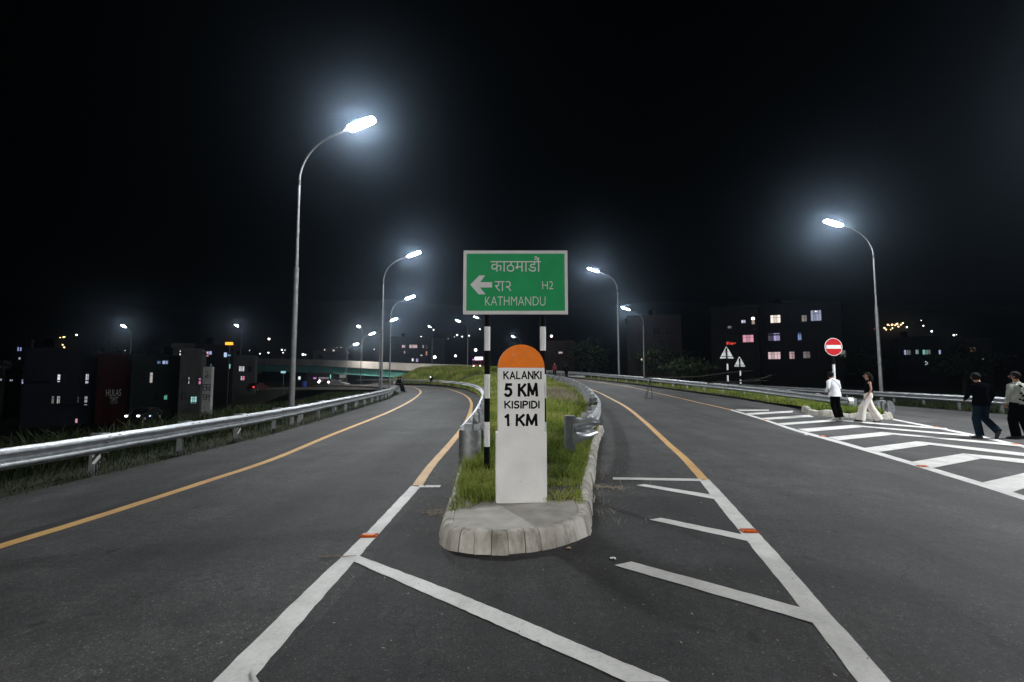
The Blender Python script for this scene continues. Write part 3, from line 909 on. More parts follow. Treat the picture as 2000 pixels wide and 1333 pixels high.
# left verge: tall dark grass behind the rail, short in front
n = 40000
y = 3 + 62 * rng.random(n) ** 1.35
wd = np.interp(y, [0, 20, 40, 70], [4.5, 6, 8, 6])
e = .5 + wd * rng.random(n)
x = xl(y) - e
hh = np.interp(e, [.4, .9, 2.2, 5], [.10, .22, .74, .7]) * rng.uniform(.35, 1.2, n) * np.interp(y, [14, 26, 40, 48], [1, .62, .5, .2])
blades('grass', np.stack([x, y, terrain(x, y)], 1), hh, VERGE, 'tall dark grass on the verge behind the long guard rail', width=.0085, lean=.6)
n = 7000
y = 3 + 42 * rng.random(n) ** 1.3
x = xl(y) - rng.uniform(-.12, .5, n) ** 1
blades('grass', np.stack([x, y, np.full(n, -.03)], 1), rng.uniform(.02, .10, n), VERGE, 'short scrubby grass under the long guard rail', width=.009, lean=.9, tint_bias=.15)
# far gore and beyond the far rails
n = 16000
y = 17.1 + 34 * rng.random(n) ** 1.6
ab = np.array([g2_bounds(v) for v in y]); x = ab[:, 0] + (ab[:, 1] - ab[:, 0]) * rng.random(n)
blades('grass', np.stack([x, y, g2_z(x, y)], 1), .22 * rng.uniform(.4, 1.3, n), GRASS, 'grass on the second kerbed gore under the far guard rails', width=.014, tint_bias=0)
n = 11000
y = 8 + 40 * rng.random(n); x = 20.75 + 3.5 * rng.random(n) ** 1.6
blades('grass', np.stack([x, y, np.full(n, -.14)], 1), .3 * rng.uniform(.4, 1.4, n), VERGE, 'dark weeds along the outer edge of the side road', width=.02)
# dead straw scattered along the kerb of the main road
n = 300
s_ = rng.uniform(0, 1, n)
y = 5.2 + 7 * s_; x = np.interp(y, [4.9, 6, 7.9, 9.4, 11.2, 13.6], [.86, 1.06, 1.45, 1.76, 2.15, 2.75]) + np.abs(rng.normal(0, .3, n))
blades('dry_straw', np.stack([x, y, np.full(n, .004)], 1), rng.uniform(.02, .07, n), STRAW, 'dead straw lying along the kerb foot by the main road', cat='straw', width=.006, lean=2.2)
n = 220
x = rng.uniform(-1.35, -.78, n) + 0; y = rng.uniform(4.9, 8, n)
blades('dry_straw', np.stack([x, y, np.full(n, .004)], 1), rng.uniform(.015, .05, n), STRAW, 'dead straw lying along the kerb foot by the slip road', cat='straw', width=.006, lean=2.2)

def twig_clump(loc, n, r, label, seed):
    rd_ = random.Random(seed)
    b = MB()
    for _ in range(n):
        a = rd_.uniform(0, 6.28); q = Vector((rd_.gauss(0, r * .45), rd_.gauss(0, r * .35), .006)); ln = rd_.uniform(.08, .24)
        pts = [q, q + Vector((math.cos(a) * ln * .5, math.sin(a) * ln * .5, rd_.uniform(.005, .03))), q + Vector((math.cos(a + .5) * ln, math.sin(a + .5) * ln, .008))]
        b.tube(pts, [.0035, .003, .0015], 4)
    o = b.build('dry_twig_clump', mat('dry_twig', (.32, .28, .22), .9), loc=loc)
    return tag(o, label, 'dry twigs')
twig_clump(gp(1183, 953), 34, .24, 'clump of dry pale stalks on the asphalt beside the island kerb', 3)
twig_clump(gp(872, 1005) - Vector((.12, 0, 0)), 20, .13, 'wisp of dry stalks at the slip road corner of the kerb', 4)
b = MB(); b.tube([(0, 0, .01), (.02, .12, .02), (.06, .25, .012), (.07, .36, .01)], [.006, .006, .005, .003], 6)
tag(b.build('bare_stick', mat('pale_stick', (.45, .4, .33), .8), loc=gp(1160, 983)), 'pale bent stick lying against the island kerb', 'stick')
b = MB(); b.tube([(-.18, 0, .012), (-.06, .015, .014), (.05, .0, .013), (.15, .02, .012)], [.004, .005, .004, .002], 6)
tag(b.build('bare_stick', mat('brown_stick', (.16, .12, .08), .8), loc=gp(662, 1090)), 'thin brown stick lying across the white line', 'stick')
# scraps and dead leaves on the road
scrap = MB()
for k in range(110):
    if k < 70: q = gp(random.uniform(1150, 1700), random.uniform(900, 1325))
    else: q = gp(random.uniform(430, 1150), random.uniform(1000, 1325))
    if -.85 < q.x < 1.25 and 4.2 < q.y < 8: continue
    a = random.uniform(0, 6.28); s = random.uniform(.005, .014)
    u = Vector((math.cos(a), math.sin(a), 0)) * s; w = Vector((-math.sin(a), math.cos(a), 0)) * s * random.uniform(.3, .9)
    q.z += .012
    scrap.add([q - u, q + w, q + u + Vector((0, 0, .006)), q - w], [(0, 1, 2, 3)])
tag(scrap.build('leaf_litter', mat('pale_litter', (.22, .2, .165), .8), fix=False), 'small pale leaf scraps scattered on the asphalt', 'litter', kind='stuff')
def crumple(name, loc, s, m, label, seed):
    rd_ = random.Random(seed); b = MB(); N_ = 6
    V = [Vector(((i / N_ - .5) * s, (j / N_ - .5) * s * .7, .008 + rd_.uniform(0, s * .32) * (1 - abs(i / N_ - .5)))) for j in range(N_ + 1) for i in range(N_ + 1)]
    b.add(V, [(j * (N_ + 1) + i, j * (N_ + 1) + i + 1, (j + 1) * (N_ + 1) + i + 1, (j + 1) * (N_ + 1) + i) for j in range(N_) for i in range(N_)])
    return tag(b.build(name, m, loc=loc, fix=False), label, 'litter')
crumple('plastic_scrap', gp(1172, 853), .16, mat('blue_plastic', (.42, .6, .72), .5), 'crumpled pale blue plastic scrap by the battered guard rail end', 1)
crumple('paper_scrap', gp(1576, 851), .10, mat('white_paper', (.7, .7, .68), .8), 'small white paper scrap on the asphalt below the chevrons', 2)
crumple('paper_scrap', gp(1197, 1093), .05, mat('white_paper', (.7, .7, .68), .8), 'tiny white scrap near the tip of the longest gore stripe', 3)
crumple('paper_scrap', gp(1108, 1064) - Vector((0, .12, 0)), .045, mat('tan_paper', (.5, .38, .28), .8), 'tiny tan scrap on the asphalt before the kerb nose', 5)

# ------------------------------------------------------------------ lettering
_fonts = {}
def text_mesh(body, width, height, m, depth=.003, bold=0.0, name='lettering'):
    c = bpy.data.curves.new(name, 'FONT'); c.body = body; c.extrude = .02; c.offset = bold; c.resolution_u = 4
    o = bpy.data.objects.new(name, c); COL.objects.link(o)
    bpy.context.view_layer.update()
    me = bpy.data.meshes.new_from_object(o.evaluated_get(bpy.context.evaluated_depsgraph_get()))
    bpy.data.objects.remove(o); bpy.data.curves.remove(c)
    co = np.empty(len(me.vertices) * 3); me.vertices.foreach_get('co', co); co = co.reshape(-1, 3)
    lo, hi = co.min(0), co.max(0)
    co = (co - lo) / (hi - lo)
    out = np.stack([(co[:, 0] - .5) * width, -co[:, 2] * depth, (co[:, 1] - .5) * height], 1)
    me.vertices.foreach_set('co', out.reshape(-1))
    me.materials.clear(); me.materials.append(m)
    b = bmesh.new(); b.from_mesh(me); bmesh.ops.recalc_face_normals(b, faces=b.faces); b.to_mesh(me); b.free()
    me.name = name; me.update()
    return me

def _arc(cx, cy, rx, ry, a0, a1, n=9):
    return [(cx + rx * math.cos(R(a0 + (a1 - a0) * k / n)), cy + ry * math.sin(R(a0 + (a1 - a0) * k / n))) for k in range(n + 1)]
GLYPH = {'K': (.60, [[(0, 0), (0, 1)], [(.56, 1), (.03, .44)], [(.2, .60), (.6, 0)]]), 'A': (.66, [[(0, 0), (.33, 1), (.66, 0)], [(.13, .31), (.53, .31)]]),
         'L': (.46, [[(0, 1), (0, 0), (.46, 0)]]), 'N': (.62, [[(0, 0), (0, 1), (.62, 0), (.62, 1)]]), 'I': (.0, [[(0, 0), (0, 1)]]),
         'S': (.50, [_arc(.26, .745, .23, .255, 35, 250, 10) + _arc(.24, .255, .25, .255, 75, -150, 11)]),
         'P': (.50, [[(0, 0), (0, 1)], [(0, 1), (.22, 1)] + _arc(.22, .735, .27, .265, 85, -85, 8) + [(.0, .47)]]),
         'D': (.58, [[(0, 0), (0, 1)], [(0, 1), (.18, 1)] + _arc(.18, .5, .40, .5, 85, -85, 10) + [(0, 0)]]),
         'M': (.80, [[(0, 0), (.06, 1), (.40, .12), (.74, 1), (.80, 0)]]),
         '5': (.52, [[(.48, 1), (.08, 1), (.04, .58)] + _arc(.22, .32, .29, .32, 118, -140, 12)]), '1': (.20, [[(0, .82), (.2, 1), (.2, 0)]]), ' ': (.22, [])}
def painted_text(body, width, height, thick, m):
    """brush lettering: flat strokes of paint, 2 mm proud"""
    gap = .26
    tot = sum(GLYPH[c][0] for c in body) + gap * (len(body) - 1)
    kx = (width - thick) / (tot * height)
    b = MB(); x0 = -width / 2 + thick / 2; lay = 0
    for c in body:
        w, st = GLYPH[c]
        ja, jz, js = R(random.uniform(-2.2, 2.2)), random.uniform(-.0022, .0022), random.uniform(.965, 1.03)
        for pl in st:
            P_ = [Vector((x0 + px * height * kx + math.sin(ja) * (pz - .5) * height, -height / 2 + thick * .5 + pz * (height - thick) * js + jz)) for px, pz in pl]
            for i in range(len(P_) - 1):
                d0 = (P_[i + 1] - P_[i]).normalized(); n0 = Vector((-d0.y, d0.x)) * thick * .5 * (1 + random.uniform(-.06, .06)); e = d0 * thick * .4
                yy = -.0012 - lay * .00004; lay += 1
                qs = (P_[i] - n0 - e, P_[i + 1] - n0 + e, P_[i + 1] + n0 + e, P_[i] + n0 - e)
                b.add([(q.x, yy, q.y) for q in qs] + [(q.x, .001, q.y) for q in qs], [(0, 1, 2, 3), (0, 4, 5, 1), (3, 2, 6, 7), (0, 3, 7, 4), (1, 5, 6, 2)])
        x0 += (w + gap) * height * kx
    return b.mesh('lettering', m, fix=False)

# ------------------------------------------------------------------ kilometre stone
KS_Y = 5.44
stone = empty('kilometre_stone', (.105, KS_Y + .09, .185), R(4), 'white kilometre stone with an orange rounded top lettered in black on the island', 'kilometre stone')
pm = lambda px0: (px0) * KS_Y / FPX
b = MB().box((0, .014, .39), (.596, .20, .80)); b.build('plinth', STONE_W, stone, bevel=.008)
W2, ZT = .275, 1.548
b = MB().box((0, .003, (-.02 + ZT) / 2), (2 * W2, .182, ZT + .02)); b.build('stone_body', STONE_W, stone, bevel=.006)
b = MB(); b.prism([(-W2, ZT)] + [(W2 * math.cos(R(a)) * -1, ZT + W2 * math.sin(R(a)) * 1.0) for a in range(6, 175, 7)] + [(W2, ZT)], -.087, .093)
b.build('rounded_top', STONE_O, stone, bevel=.005)
b = MB()
for k in range(7):
    xx, zz = random.uniform(-.22, .22), random.uniform(.15, 1.45); b.box((xx, -.0888, zz), (random.uniform(.004, .012), .001, random.uniform(.003, .008)))
b.build('paint_chip', mat('chip_grey', (.2, .19, .18), .9), stone, fix=False)['kind'] = 'stuff'
MB().box((-.09, -.0878, 1.70), (.05, .0012, .006), M=Matrix.Rotation(R(22), 3, 'Y')).build('paint_scratch', mat('scratch', (.7, .45, .3), .8), stone)
for body, (x0, x1), (y0, y1), bold in (('KALANKI', (982, 1057), (725, 741.5), .0165), ('5 KM', (984, 1050), (748.5, 775.5), .0315), ('KISIPIDI', (984, 1053), (783, 798.5), .0185), ('1 KM', (984.5, 1049), (808.5, 833), .030)):
    w = (x1 - x0) * KS_Y / FPX; hh_ = (y1 - y0) * KS_Y / FPX
    q = site((x0 + x1) / 2, (y0 + y1) / 2, KS_Y)
    o = link('lettering', painted_text(body, w, hh_, bold, BLACK_P), stone, (q.x - .105, -.0875, q.z - .185))
    o['label'] = 'black painted words ' + body

# ------------------------------------------------------------------ direction sign
SY = 6.95
sign = empty('direction_sign', (0, SY, .15), 0, 'green direction sign with white Devanagari and KATHMANDU lettering above the kilometre stone', 'road sign')
def sp(px, py, dy=0.0):
    q = site(px, py, SY); return Vector((q.x, dy, q.z - .15))
a, c = sp(904.2, 614.6), sp(1108.2, 490)
cx, cz_ = (a.x + c.x) / 2, (a.z + c.z) / 2
MB().box((cx, 0, cz_), (c.x - a.x, .02, c.z - a.z)).build('sign_border', SIGN_W, sign, bevel=.003)
a2, c2 = sp(910.8, 607.6), sp(1102.4, 496.2)
MB().box(((a2.x + c2.x) / 2, -.0115, (a2.z + c2.z) / 2), (c2.x - a2.x, .004, c2.z - a2.z)).build('green_face', SIGN_G, sign)
for body, (x0, x1), (y0, y1), bold in (('काठमाडौं', (958, 1056.5), (501.5, 531.8), -.004), ('रा२', (966, 998.5), (549.5, 569.8), -.006), ('H2', (1059, 1080.5), (550, 565.8), -.012), ('KATHMANDU', (947.5, 1065.5), (579.8, 597.6), -.014)):
    q = sp((x0 + x1) / 2, (y0 + y1) / 2)
    o = link('lettering', text_mesh(body, (x1 - x0) * SY / FPX * 1.004, (y1 - y0) * SY / FPX * 1.004, SIGN_W, .002, bold), sign, (q.x, -.0136, q.z))
ar = [sp(*p) for p in ((918.7, 556.8), (936.5, 538.7), (947.8, 538.7), (938.0, 551.8), (961.2, 551.8), (961.2, 562.3), (937.6, 562.3), (948.7, 575.6), (934.8, 575.6))]
MB().prism([(p.x, p.z) for p in ar], -.0158, -.0137).build('arrow', SIGN_W, sign)
for px in (951, 1061.3):
    base = sp(px, 740).x
    zs = [0.0]
    bands = [(925, 873.5, BLACK_P), (873.5, 825, WHITE_P), (825, 778.6, BLACK_P), (778.6, 731.5, WHITE_P), (731.5, 685, BLACK_P), (685, 638, WHITE_P)]
    po = MB().tube([(base, .055, -.1), (base, .055, sp(px, 500).z)], .043, 14).build('post', BLACK_P, sign, smooth=True)
    for i, (pa, pb, m) in enumerate(bands):
        if m is BLACK_P: continue
        z0, z1 = sp(px, pa).z, sp(px, pb).z
        MB().tube([(base, .055, z0), (base, .055, z1)], .0455, 14).build('white_band', WHITE_P, po, smooth=True)
    for z in (sp(px, 600).z, sp(px, 505).z):
        MB().box((base, .03, z), (.12, .035, .03)).build('bracket', ALU, sign)

# ------------------------------------------------------------------ no-entry sign, triangular signs
q = site(1628, 678, 18.4)
ne = empty('no_entry_sign', (q.x, 18.4, .2), 0, 'round red no entry sign with a white bar above the man in the white shirt', 'road sign')
zc = q.z - .2
rad = 17.4 * 18.4 / FPX
def disc(r, y0, y1, n=40): return MB().prism([(r * math.cos(2 * math.pi * k / n), r * math.sin(2 * math.pi * k / n)) for k in range(n)], y0, y1)
disc(rad, -.004, .008).build('white_rim', SIGN_W, ne, loc=(0, 0, zc))
disc(rad * .94, -.007, -.0045).build('red_face', SIGN_R, ne, loc=(0, 0, zc))
MB().box((0, -.0085, zc), (rad * 1.66, .0025, rad * .42)).build('white_bar', SIGN_W, ne)
po = MB().tube([(0, .05, 0), (0, .05, zc + .1)], .045, 12).build('post', BLACK_P, ne, smooth=True)
MB().tube([(0, .05, site(1628, 745, 18.4).z - .2), (0, .05, site(1628, 712, 18.4).z - .2)], .048, 12).build('white_band', WHITE_P, po, smooth=True)

def tri_sign(px, apex, base, Y, wpx, bands, label, zb):
    q0, q1 = site(px, apex, Y), site(px, base, Y)
    root = empty('triangular_sign', (q0.x, Y, zb), R(-4), label, 'road sign', 'triangular warning signs seen from behind')
    w = wpx * Y / FPX / 2
    z0, z1 = q1.z - zb, q0.z - zb
    b = MB(); r = .05
    b.prism([(-w + r * .3, z0), (w - r * .3, z0), (w, z0 + r * .6), (r * .5, z1 - r * .3), (0, z1), (-r * .5, z1 - r * .3), (-w, z0 + r * .6)], .03, .036)
    b.build('sign_back', ALU, root)
    MB().box((0, .02, z0 + (z1 - z0) * .16), (w * 1.7, .02, .035)).build('cross_bar', DARK, root)
    MB().box((0, .02, z0 + (z1 - z0) * .62), (w * .45, .02, .035)).build('cross_bar', DARK, root)
    MB().box((0, .0, z0 + (z1 - z0) * .70), (.1, .03, .16)).build('clamp', DARK, root)
    po = MB().tube([(0, -.02, -.5), (0, -.02, z0 + (z1 - z0) * .85)], .04, 10).build('post', BLACK_P, root, smooth=True)
    for a, c in bands:
        MB().tube([(0, -.02, site(px, c, Y).z - zb), (0, -.02, site(px, a, Y).z - zb)], .055, 10).build('white_band', WHITE_P, po, smooth=True)
    return root
t1 = tri_sign(1419, 677, 700.5, 31.5, 26, ((711, 723), (733.5, 745)), 'bare grey back of the taller triangular sign under a red flag', .25)
t2 = tri_sign(1444.5, 697, 716.5, 34.5, 20.6, ((724.5, 734), (742, 751)), 'bare grey back of the shorter triangular sign without a flag', .2)
q = site(1419, 677, 31.5)
b = MB(); N_ = 8
V = [Vector((i / N_ * .62, .04 * math.sin(i * 1.3), (j - .5) * (.2 - .12 * i / N_) + .02 * math.sin(i))) for j in (0, 1) for i in range(N_ + 1)]
b.add(V, [(i, i + 1, N_ + 2 + i, N_ + 1 + i) for i in range(N_)])
fl = empty('red_flag', (q.x - .06, 31.4, q.z), 0, 'small ragged red flag tied above the taller triangular sign', 'flag')
b.build('cloth', RUST, fl, loc=(0.02, 0, .2), fix=False)
MB().tube([(0, 0, -.5), (0, 0, .33)], .012, 6).build('flag_stick', BARK, fl)

# ------------------------------------------------------------------ street lamps
def make_lamp(top=8.05, reach=2.2, rise=1.75, lens=None):
    root = empty('street_lamp')
    zm = top * .63
    MB().tube([(0, 0, -.6), (0, 0, .3), (0, 0, zm)], [.095, .09, .075], 14).build('lower_pole', POLE, root, smooth=True)
    MB().tube([(0, 0, zm), (0, 0, top)], [.052, .042], 12).build('upper_pole', POLE, root, smooth=True)
    MB().tube([(0, 0, zm - .06), (0, 0, zm + .03)], [.088, .084], 14).build('collar', POLE, root, smooth=True)
    MB().tube([(0, 0, top - .12), (0, 0, top + .05)], [.06, .055], 12).build('collar', DARK, root, smooth=True)
    pts = [(0, 0, top)] + [(reach * (1 - math.cos(R(a))) * .86, 0, top + rise * math.sin(R(a)) * .97) for a in range(8, 76, 8)]
    e = Vector(pts[-1]); d = (e - Vector(pts[-2])).normalized()
    pts.append(e + d * .45)
    MB().tube(pts, [.036 - .008 * i / len(pts) for i in range(len(pts))], 10).build('arm', POLE, root, smooth=True)
    tilt = math.atan2(d.z, d.x)
    hd = MB()
    hd.loft([[Vector((x, y * w, z)) for y, z in ((-1, 0), (1, 0), (.8, t), (-.8, t))] for x, w, t in ((-.12, .05, .06), (.05, .13, .09), (.25, .165, .11), (.75, .165, .10), (.93, .12, .06), (.955, .08, .03))])
    hp = e + d * .35
    ho = hd.build('lamp_head', HEADM, root, bevel=.008, loc=hp, rot=(0, -tilt, 0))
    b = MB()
    b.loft([[Vector((x, y * w, z)) for y, z in ((-1, -.004), (-.92, -.03 * q), (0, -.05 * q), (.92, -.03 * q), (1, -.004))] for x, w, q in ((.05, .12, .7), (.10, .18, 1), (.5, .19, 1), (.9, .18, 1), (.965, .12, .8))])
    b.build('lens', lens or LENS, ho, fix=True)
    return root
proto = make_lamp()
proto_warm = make_lamp(lens=LENSW)
proto_bright = make_lamp(lens=LENSB)
proto_strong = make_lamp(lens=LENSR)
proto_far = make_lamp(lens=LENSF)
_used = set()
def lamp(x, y, z, rz, label, sc=1.0, warm=False, group='street lamps', bright=False):
    src = proto_far if bright == 'far' else proto_strong if bright == 'strong' else proto_bright if bright else (proto_warm if warm else proto)
    o = src if src not in _used else copy_tree(src)
    _used.add(src)
    o.location = (x, y, z); o.rotation_euler = (0, 0, rz); o.scale = (sc, sc, sc)
    return tag(o, label, 'street lamp', group)
PI = math.pi
lamp(-7.55, 15.9, .0, R(-5), 'tallest street lamp, rising behind the guard rail close to the slip road', sc=1.055)
lamp(-9.05, 32.0, -.06, R(-4), 'second street lamp along the slip road verge', sc=1.02)
lamp(-12.98, 49.0, -.06, R(-6), 'third street lamp along the slip road, its arm reaching over the bend')
lamp(-19.7, 68.5, -.1, R(-6), 'fourth street lamp of the verge row, behind the thicker pole')
lamp(-29.0, 88.5, -.4, R(-4), 'fifth street lamp of the verge row, standing in front of the teal girder', warm=True)
lamp(-36.2, 101.0, -.9, R(-4), 'low distant street lamp with a warm head before the bridge', sc=.93, warm=True)
lamp(21.45, 26.9, .15, PI - R(2), 'bright street lamp standing behind the no entry sign and the walking woman', sc=1.06)
lamp(10.15, 43.8, 1.0, PI - R(8), 'street lamp behind the far guard rail, closest to the direction sign', sc=1.085)
lamp(16.6, 58.0, .1, PI - R(6), 'smaller street lamp before the dark trees beyond the main road')
# lamps of the same rows standing outside the picture
lamp(21.1, 11.5, 0, PI + R(2), 'street lamp beside the side road, out of the picture', group='street lamps outside the picture', bright='strong')
lamp(-8.6, -17, 0, R(0), 'street lamp on the slip road verge behind the camera', group='street lamps outside the picture', bright=True)
lamp(13.5, -23, 0, PI, 'street lamp across the main road behind the camera', group='street lamps outside the picture')
# lamps along the bridge
def bridge_lamp(px, hy, Y, zb, rz, label, warm=False):
    q = site(px, hy, Y)
    sc = (q.z - zb) / 9.9
    return lamp(q.x, Y, zb, rz, label, sc, warm, bright='far')
bridge_lamp(914, 627, 101, 2.9, PI - R(12), 'street lamp on the bridge with a slim pole against dark hills')
bridge_lamp(845, 637, 113, 3.6, PI - R(60), 'street lamp on the bridge above the striped lights of the far flats')
bridge_lamp(951, 620, 95, 2.6, PI - R(10), 'street lamp on the bridge approach, just under the green sign')
bridge_lamp(1017, 658, 144, 2.4, PI - R(10), 'distant street lamp above the orange stone top')
bridge_lamp(709, 640, 118, 4.6, R(-105), 'street lamp on the bridge facing the camera between two verge lamps')
bridge_lamp(472, 638, 128, 5.0, R(-92), 'street lamp at the town end of the bridge beside the orange sign')
bridge_lamp(258, 640, 128, 2.0, R(-92), 'lone distant street lamp above the dark trees of the town')

# ------------------------------------------------------------------ overpass
ov = empty('overpass', (0, 0, 0), 0, 'curving concrete overpass with teal steel girders crossing behind the slip road', 'bridge')
OVP = [(5.2, 57, 1.5), (2.2, 66, 1.85), (-1.6, 75, 2.2), (-6, 84, 2.5), (-12, 92.5, 2.8), (-20, 100, 3.15), (-31, 107, 3.7), (-45, 113, 4.3), (-62, 118.5, 4.75), (-82, 123, 4.9), (-110, 127, 4.9)]
P = catmull(OVP, 2.0)
def off(i, d):
    t = P[min(i + 1, len(P) - 1)] - P[max(i - 1, 0)]; t.z = 0; t.normalize()
    return P[i] + Vector((t.y, -t.x, 0)) * -d       # +d = towards the camera side
b = MB()
b.loft([[off(i, 3.6), off(i, 3.6) + Vector((0, 0, -.35)), off(i, -4.2) + Vector((0, 0, -.35)), off(i, -4.2)] for i in range(len(P))])
b.build('deck', CONC, ov)
first = next(i for i, p in enumerate(P) if p.x < -3.5)
for s in range(first, len(P) - 1, 4):
    e = min(s + 4, len(P) - 1)
    b = MB()
    b.loft([[off(i, 3.9) + Vector((0, 0, -.62)), off(i, 3.9) + Vector((0, 0, .95)), off(i, 3.62) + Vector((0, 0, .95)), off(i, 3.602) + Vector((0, 0, -.62))] for i in range(s, e + 1)])
    b.build('parapet_panel', CONC, ov)
gs = next(i for i, p in enumerate(P) if p.x < -15.5)
for s in range(gs, len(P) - 1, 3):
    e = min(s + 3, len(P) - 1)
    b = MB()
    b.loft([[off(i, 3.1) + Vector((0, 0, -2.25)), off(i, 3.1) + Vector((0, 0, -.72)), off(i, 3.0) + Vector((0, 0, -.72)), off(i, 3.0) + Vector((0, 0, -2.25))] for i in range(s, e + 1)])
    g = b.build('girder_panel', TEAL, ov)
    q = off(s, 3.15)
    MB().box((q.x, q.y, q.z - 1.5), (.18, .18, 1.5)).build('stiffener', TEAL, g)
for i in range(gs + 4, len(P), 12):
    q = off(i, 0)
    MB().tube([(q.x, q.y, -1.5), (q.x, q.y, q.z - 2.3)], .7, 14).build('pier', CONC, ov, smooth=True)
    MB().box((q.x, q.y, q.z - 2.6), (5.5, 1.4, .7), rz=.5).build('pier_cap', CONC, ov)
b = MB()
b.loft([[off(i, 3.2) + Vector((0, 0, .003)), off(i, 3.2) + Vector((0, 0, .004)), off(i, -3.8) + Vector((0, 0, .004)), off(i, -3.8) + Vector((0, 0, .003))] for i in range(len(P))])
b.build('road_surface', ASPHALT, ov)

# ------------------------------------------------------------------ tripod stand and branch on the main road
q = gp(1268, 780)
st = empty('metal_stand', q, R(10), 'thin black metal easel stand left on the main road', 'stand')
MB().tube([(-.24, 0, 0), (.06, .02, 1.06)], .016, 6).build('leg', DARK, st)
MB().tube([(.18, 0, 0), (.13, .02, 1.06)], .016, 6).build('leg', DARK, st)
MB().tube([(.05, .4, .02), (.1, .03, 1.04)], .014, 6).build('leg', DARK, st)
MB().tube([(-.235, -.01, .03), (.18, -.01, .03)], .013, 6).build('foot_bar', DARK, st)
MB().tube([(.04, .02, 1.055), (.15, .02, 1.055)], .018, 6).build('top_bar', DARK, st)
q = site(1440, 748, 26.2)
br = MB(); rd_ = random.Random(5)
def limb(p, d, ln, r, depth):
    pts = [p]
    for k in range(4):
        d = (d + Vector((rd_.uniform(-.2, .2), rd_.uniform(-.2, .2), rd_.uniform(-.07, .07)))).normalized()
        pts.append(pts[-1] + d * ln / 4)
    br.tube(pts, [r * (1 - .7 * k / 4) for k in range(5)], 6)
    if depth:
        for k in (1, 2, 3):
            limb(pts[k], (d + Vector((rd_.uniform(-.8, .8), rd_.uniform(-.6, .6), rd_.uniform(-.15, .22)))).normalized(), ln * .5, r * .5, depth - 1)
limb(Vector((-5.2, .35, .30)), Vector((1, -.06, -.05)), 6.8, .04, 0)
limb(Vector((-1.6, .2, -.02)), Vector((1, -.1, .06)), 3.2, .045, 2)
tag(br.build('fallen_branch', BARK, loc=(q.x, q.y, q.z)), 'dead bare branch lying along the far guard rail by the triangular signs', 'branch')

# ------------------------------------------------------------------ trees and bushes
def leaf_mass(name, root, centre, radii, n, size, seed, m=LEAF):
    g = np.random.default_rng(seed)
    d = g.normal(size=(n, 3)); d /= np.linalg.norm(d, axis=1)[:, None]
    lump = 1 + .28 * np.sin(d[:, 0] * 5 + seed) * np.cos(d[:, 1] * 4 - seed) + .2 * np.sin(d[:, 2] * 7)
    r = lump * g.uniform(.45, 1.0, n) ** .6
    c = np.array(centre) + d * r[:, None] * np.array(radii)
    u = g.normal(size=(n, 3)); u /= np.linalg.norm(u, axis=1)[:, None]
    w = np.cross(u, d); w /= np.linalg.norm(w, axis=1)[:, None] + 1e-6
    s = size * g.uniform(.5, 1.3, n)[:, None]
    V = np.stack([c - u * s, c + w * s * .45, c + u * s, c - w * s * .45], 1).reshape(-1, 3)
    F = (np.arange(n)[:, None] * 4 + np.arange(4)).tolist()
    me = bpy.data.meshes.new(name); me.from_pydata(V.tolist(), [], F); me.materials.append(m)
    at = me.attributes.new('tint', 'FLOAT', 'POINT'); at.data.foreach_set('value', np.repeat(g.random(n), 4).astype(np.float32))
    return link(name, me, root)
def tree(px, Y, zb, hgt, rad, label, seed):
    x = (px - 1000) / FPX * Y
    t = empty('tree', (x, Y, zb), 0, label, 'tree', 'trees in the dark')
    b = MB(); b.tube([(0, 0, -.3), (.1, 0, hgt * .4), (.0, .1, hgt * .75)], [.22, .16, .07], 8)
    for k in range(5):
        a = k * 1.3 + seed
        b.tube([(.06, 0, hgt * (.35 + .06 * k)), (math.cos(a) * rad * .6, math.sin(a) * rad * .6, hgt * (.6 + .05 * k))], [.09, .03], 6)
    b.build('trunk', BARK, t)
    cr = leaf_mass('crown', t, (0, 0, hgt * .68), (rad, rad, hgt * .36), 1500, .24, seed); cr['kind'] = 'stuff'
    return t
for i, (px, Y, zb, hg, rd2, lab) in enumerate((
        (215, 100, -1.5, 9, 5, 'broad dark tree below the lone distant street lamp'),
        (290, 104, -1.2, 8.5, 5, 'dark tree behind the flat roofs of the town'),
        (1150, 74, -.2, 7.5, 4, 'dark tree beside the reddish building past the main road'),
        (1290, 66, -.2, 6, 4, 'dark tree behind the smaller street lamp'),
        (1345, 46, -.2, 3.4, 2.6, 'low dark tree past the guard rail before the triangular signs'),
        (1700, 62, -.2, 5.5, 3.2, 'dark tree between the lit flats and the bright street lamp'),
        (1880, 48, -.2, 4.6, 3, 'dark tree beyond the side road above the walkers'))):
    tree(px, Y, zb, hg, rd2, lab, i + 1)

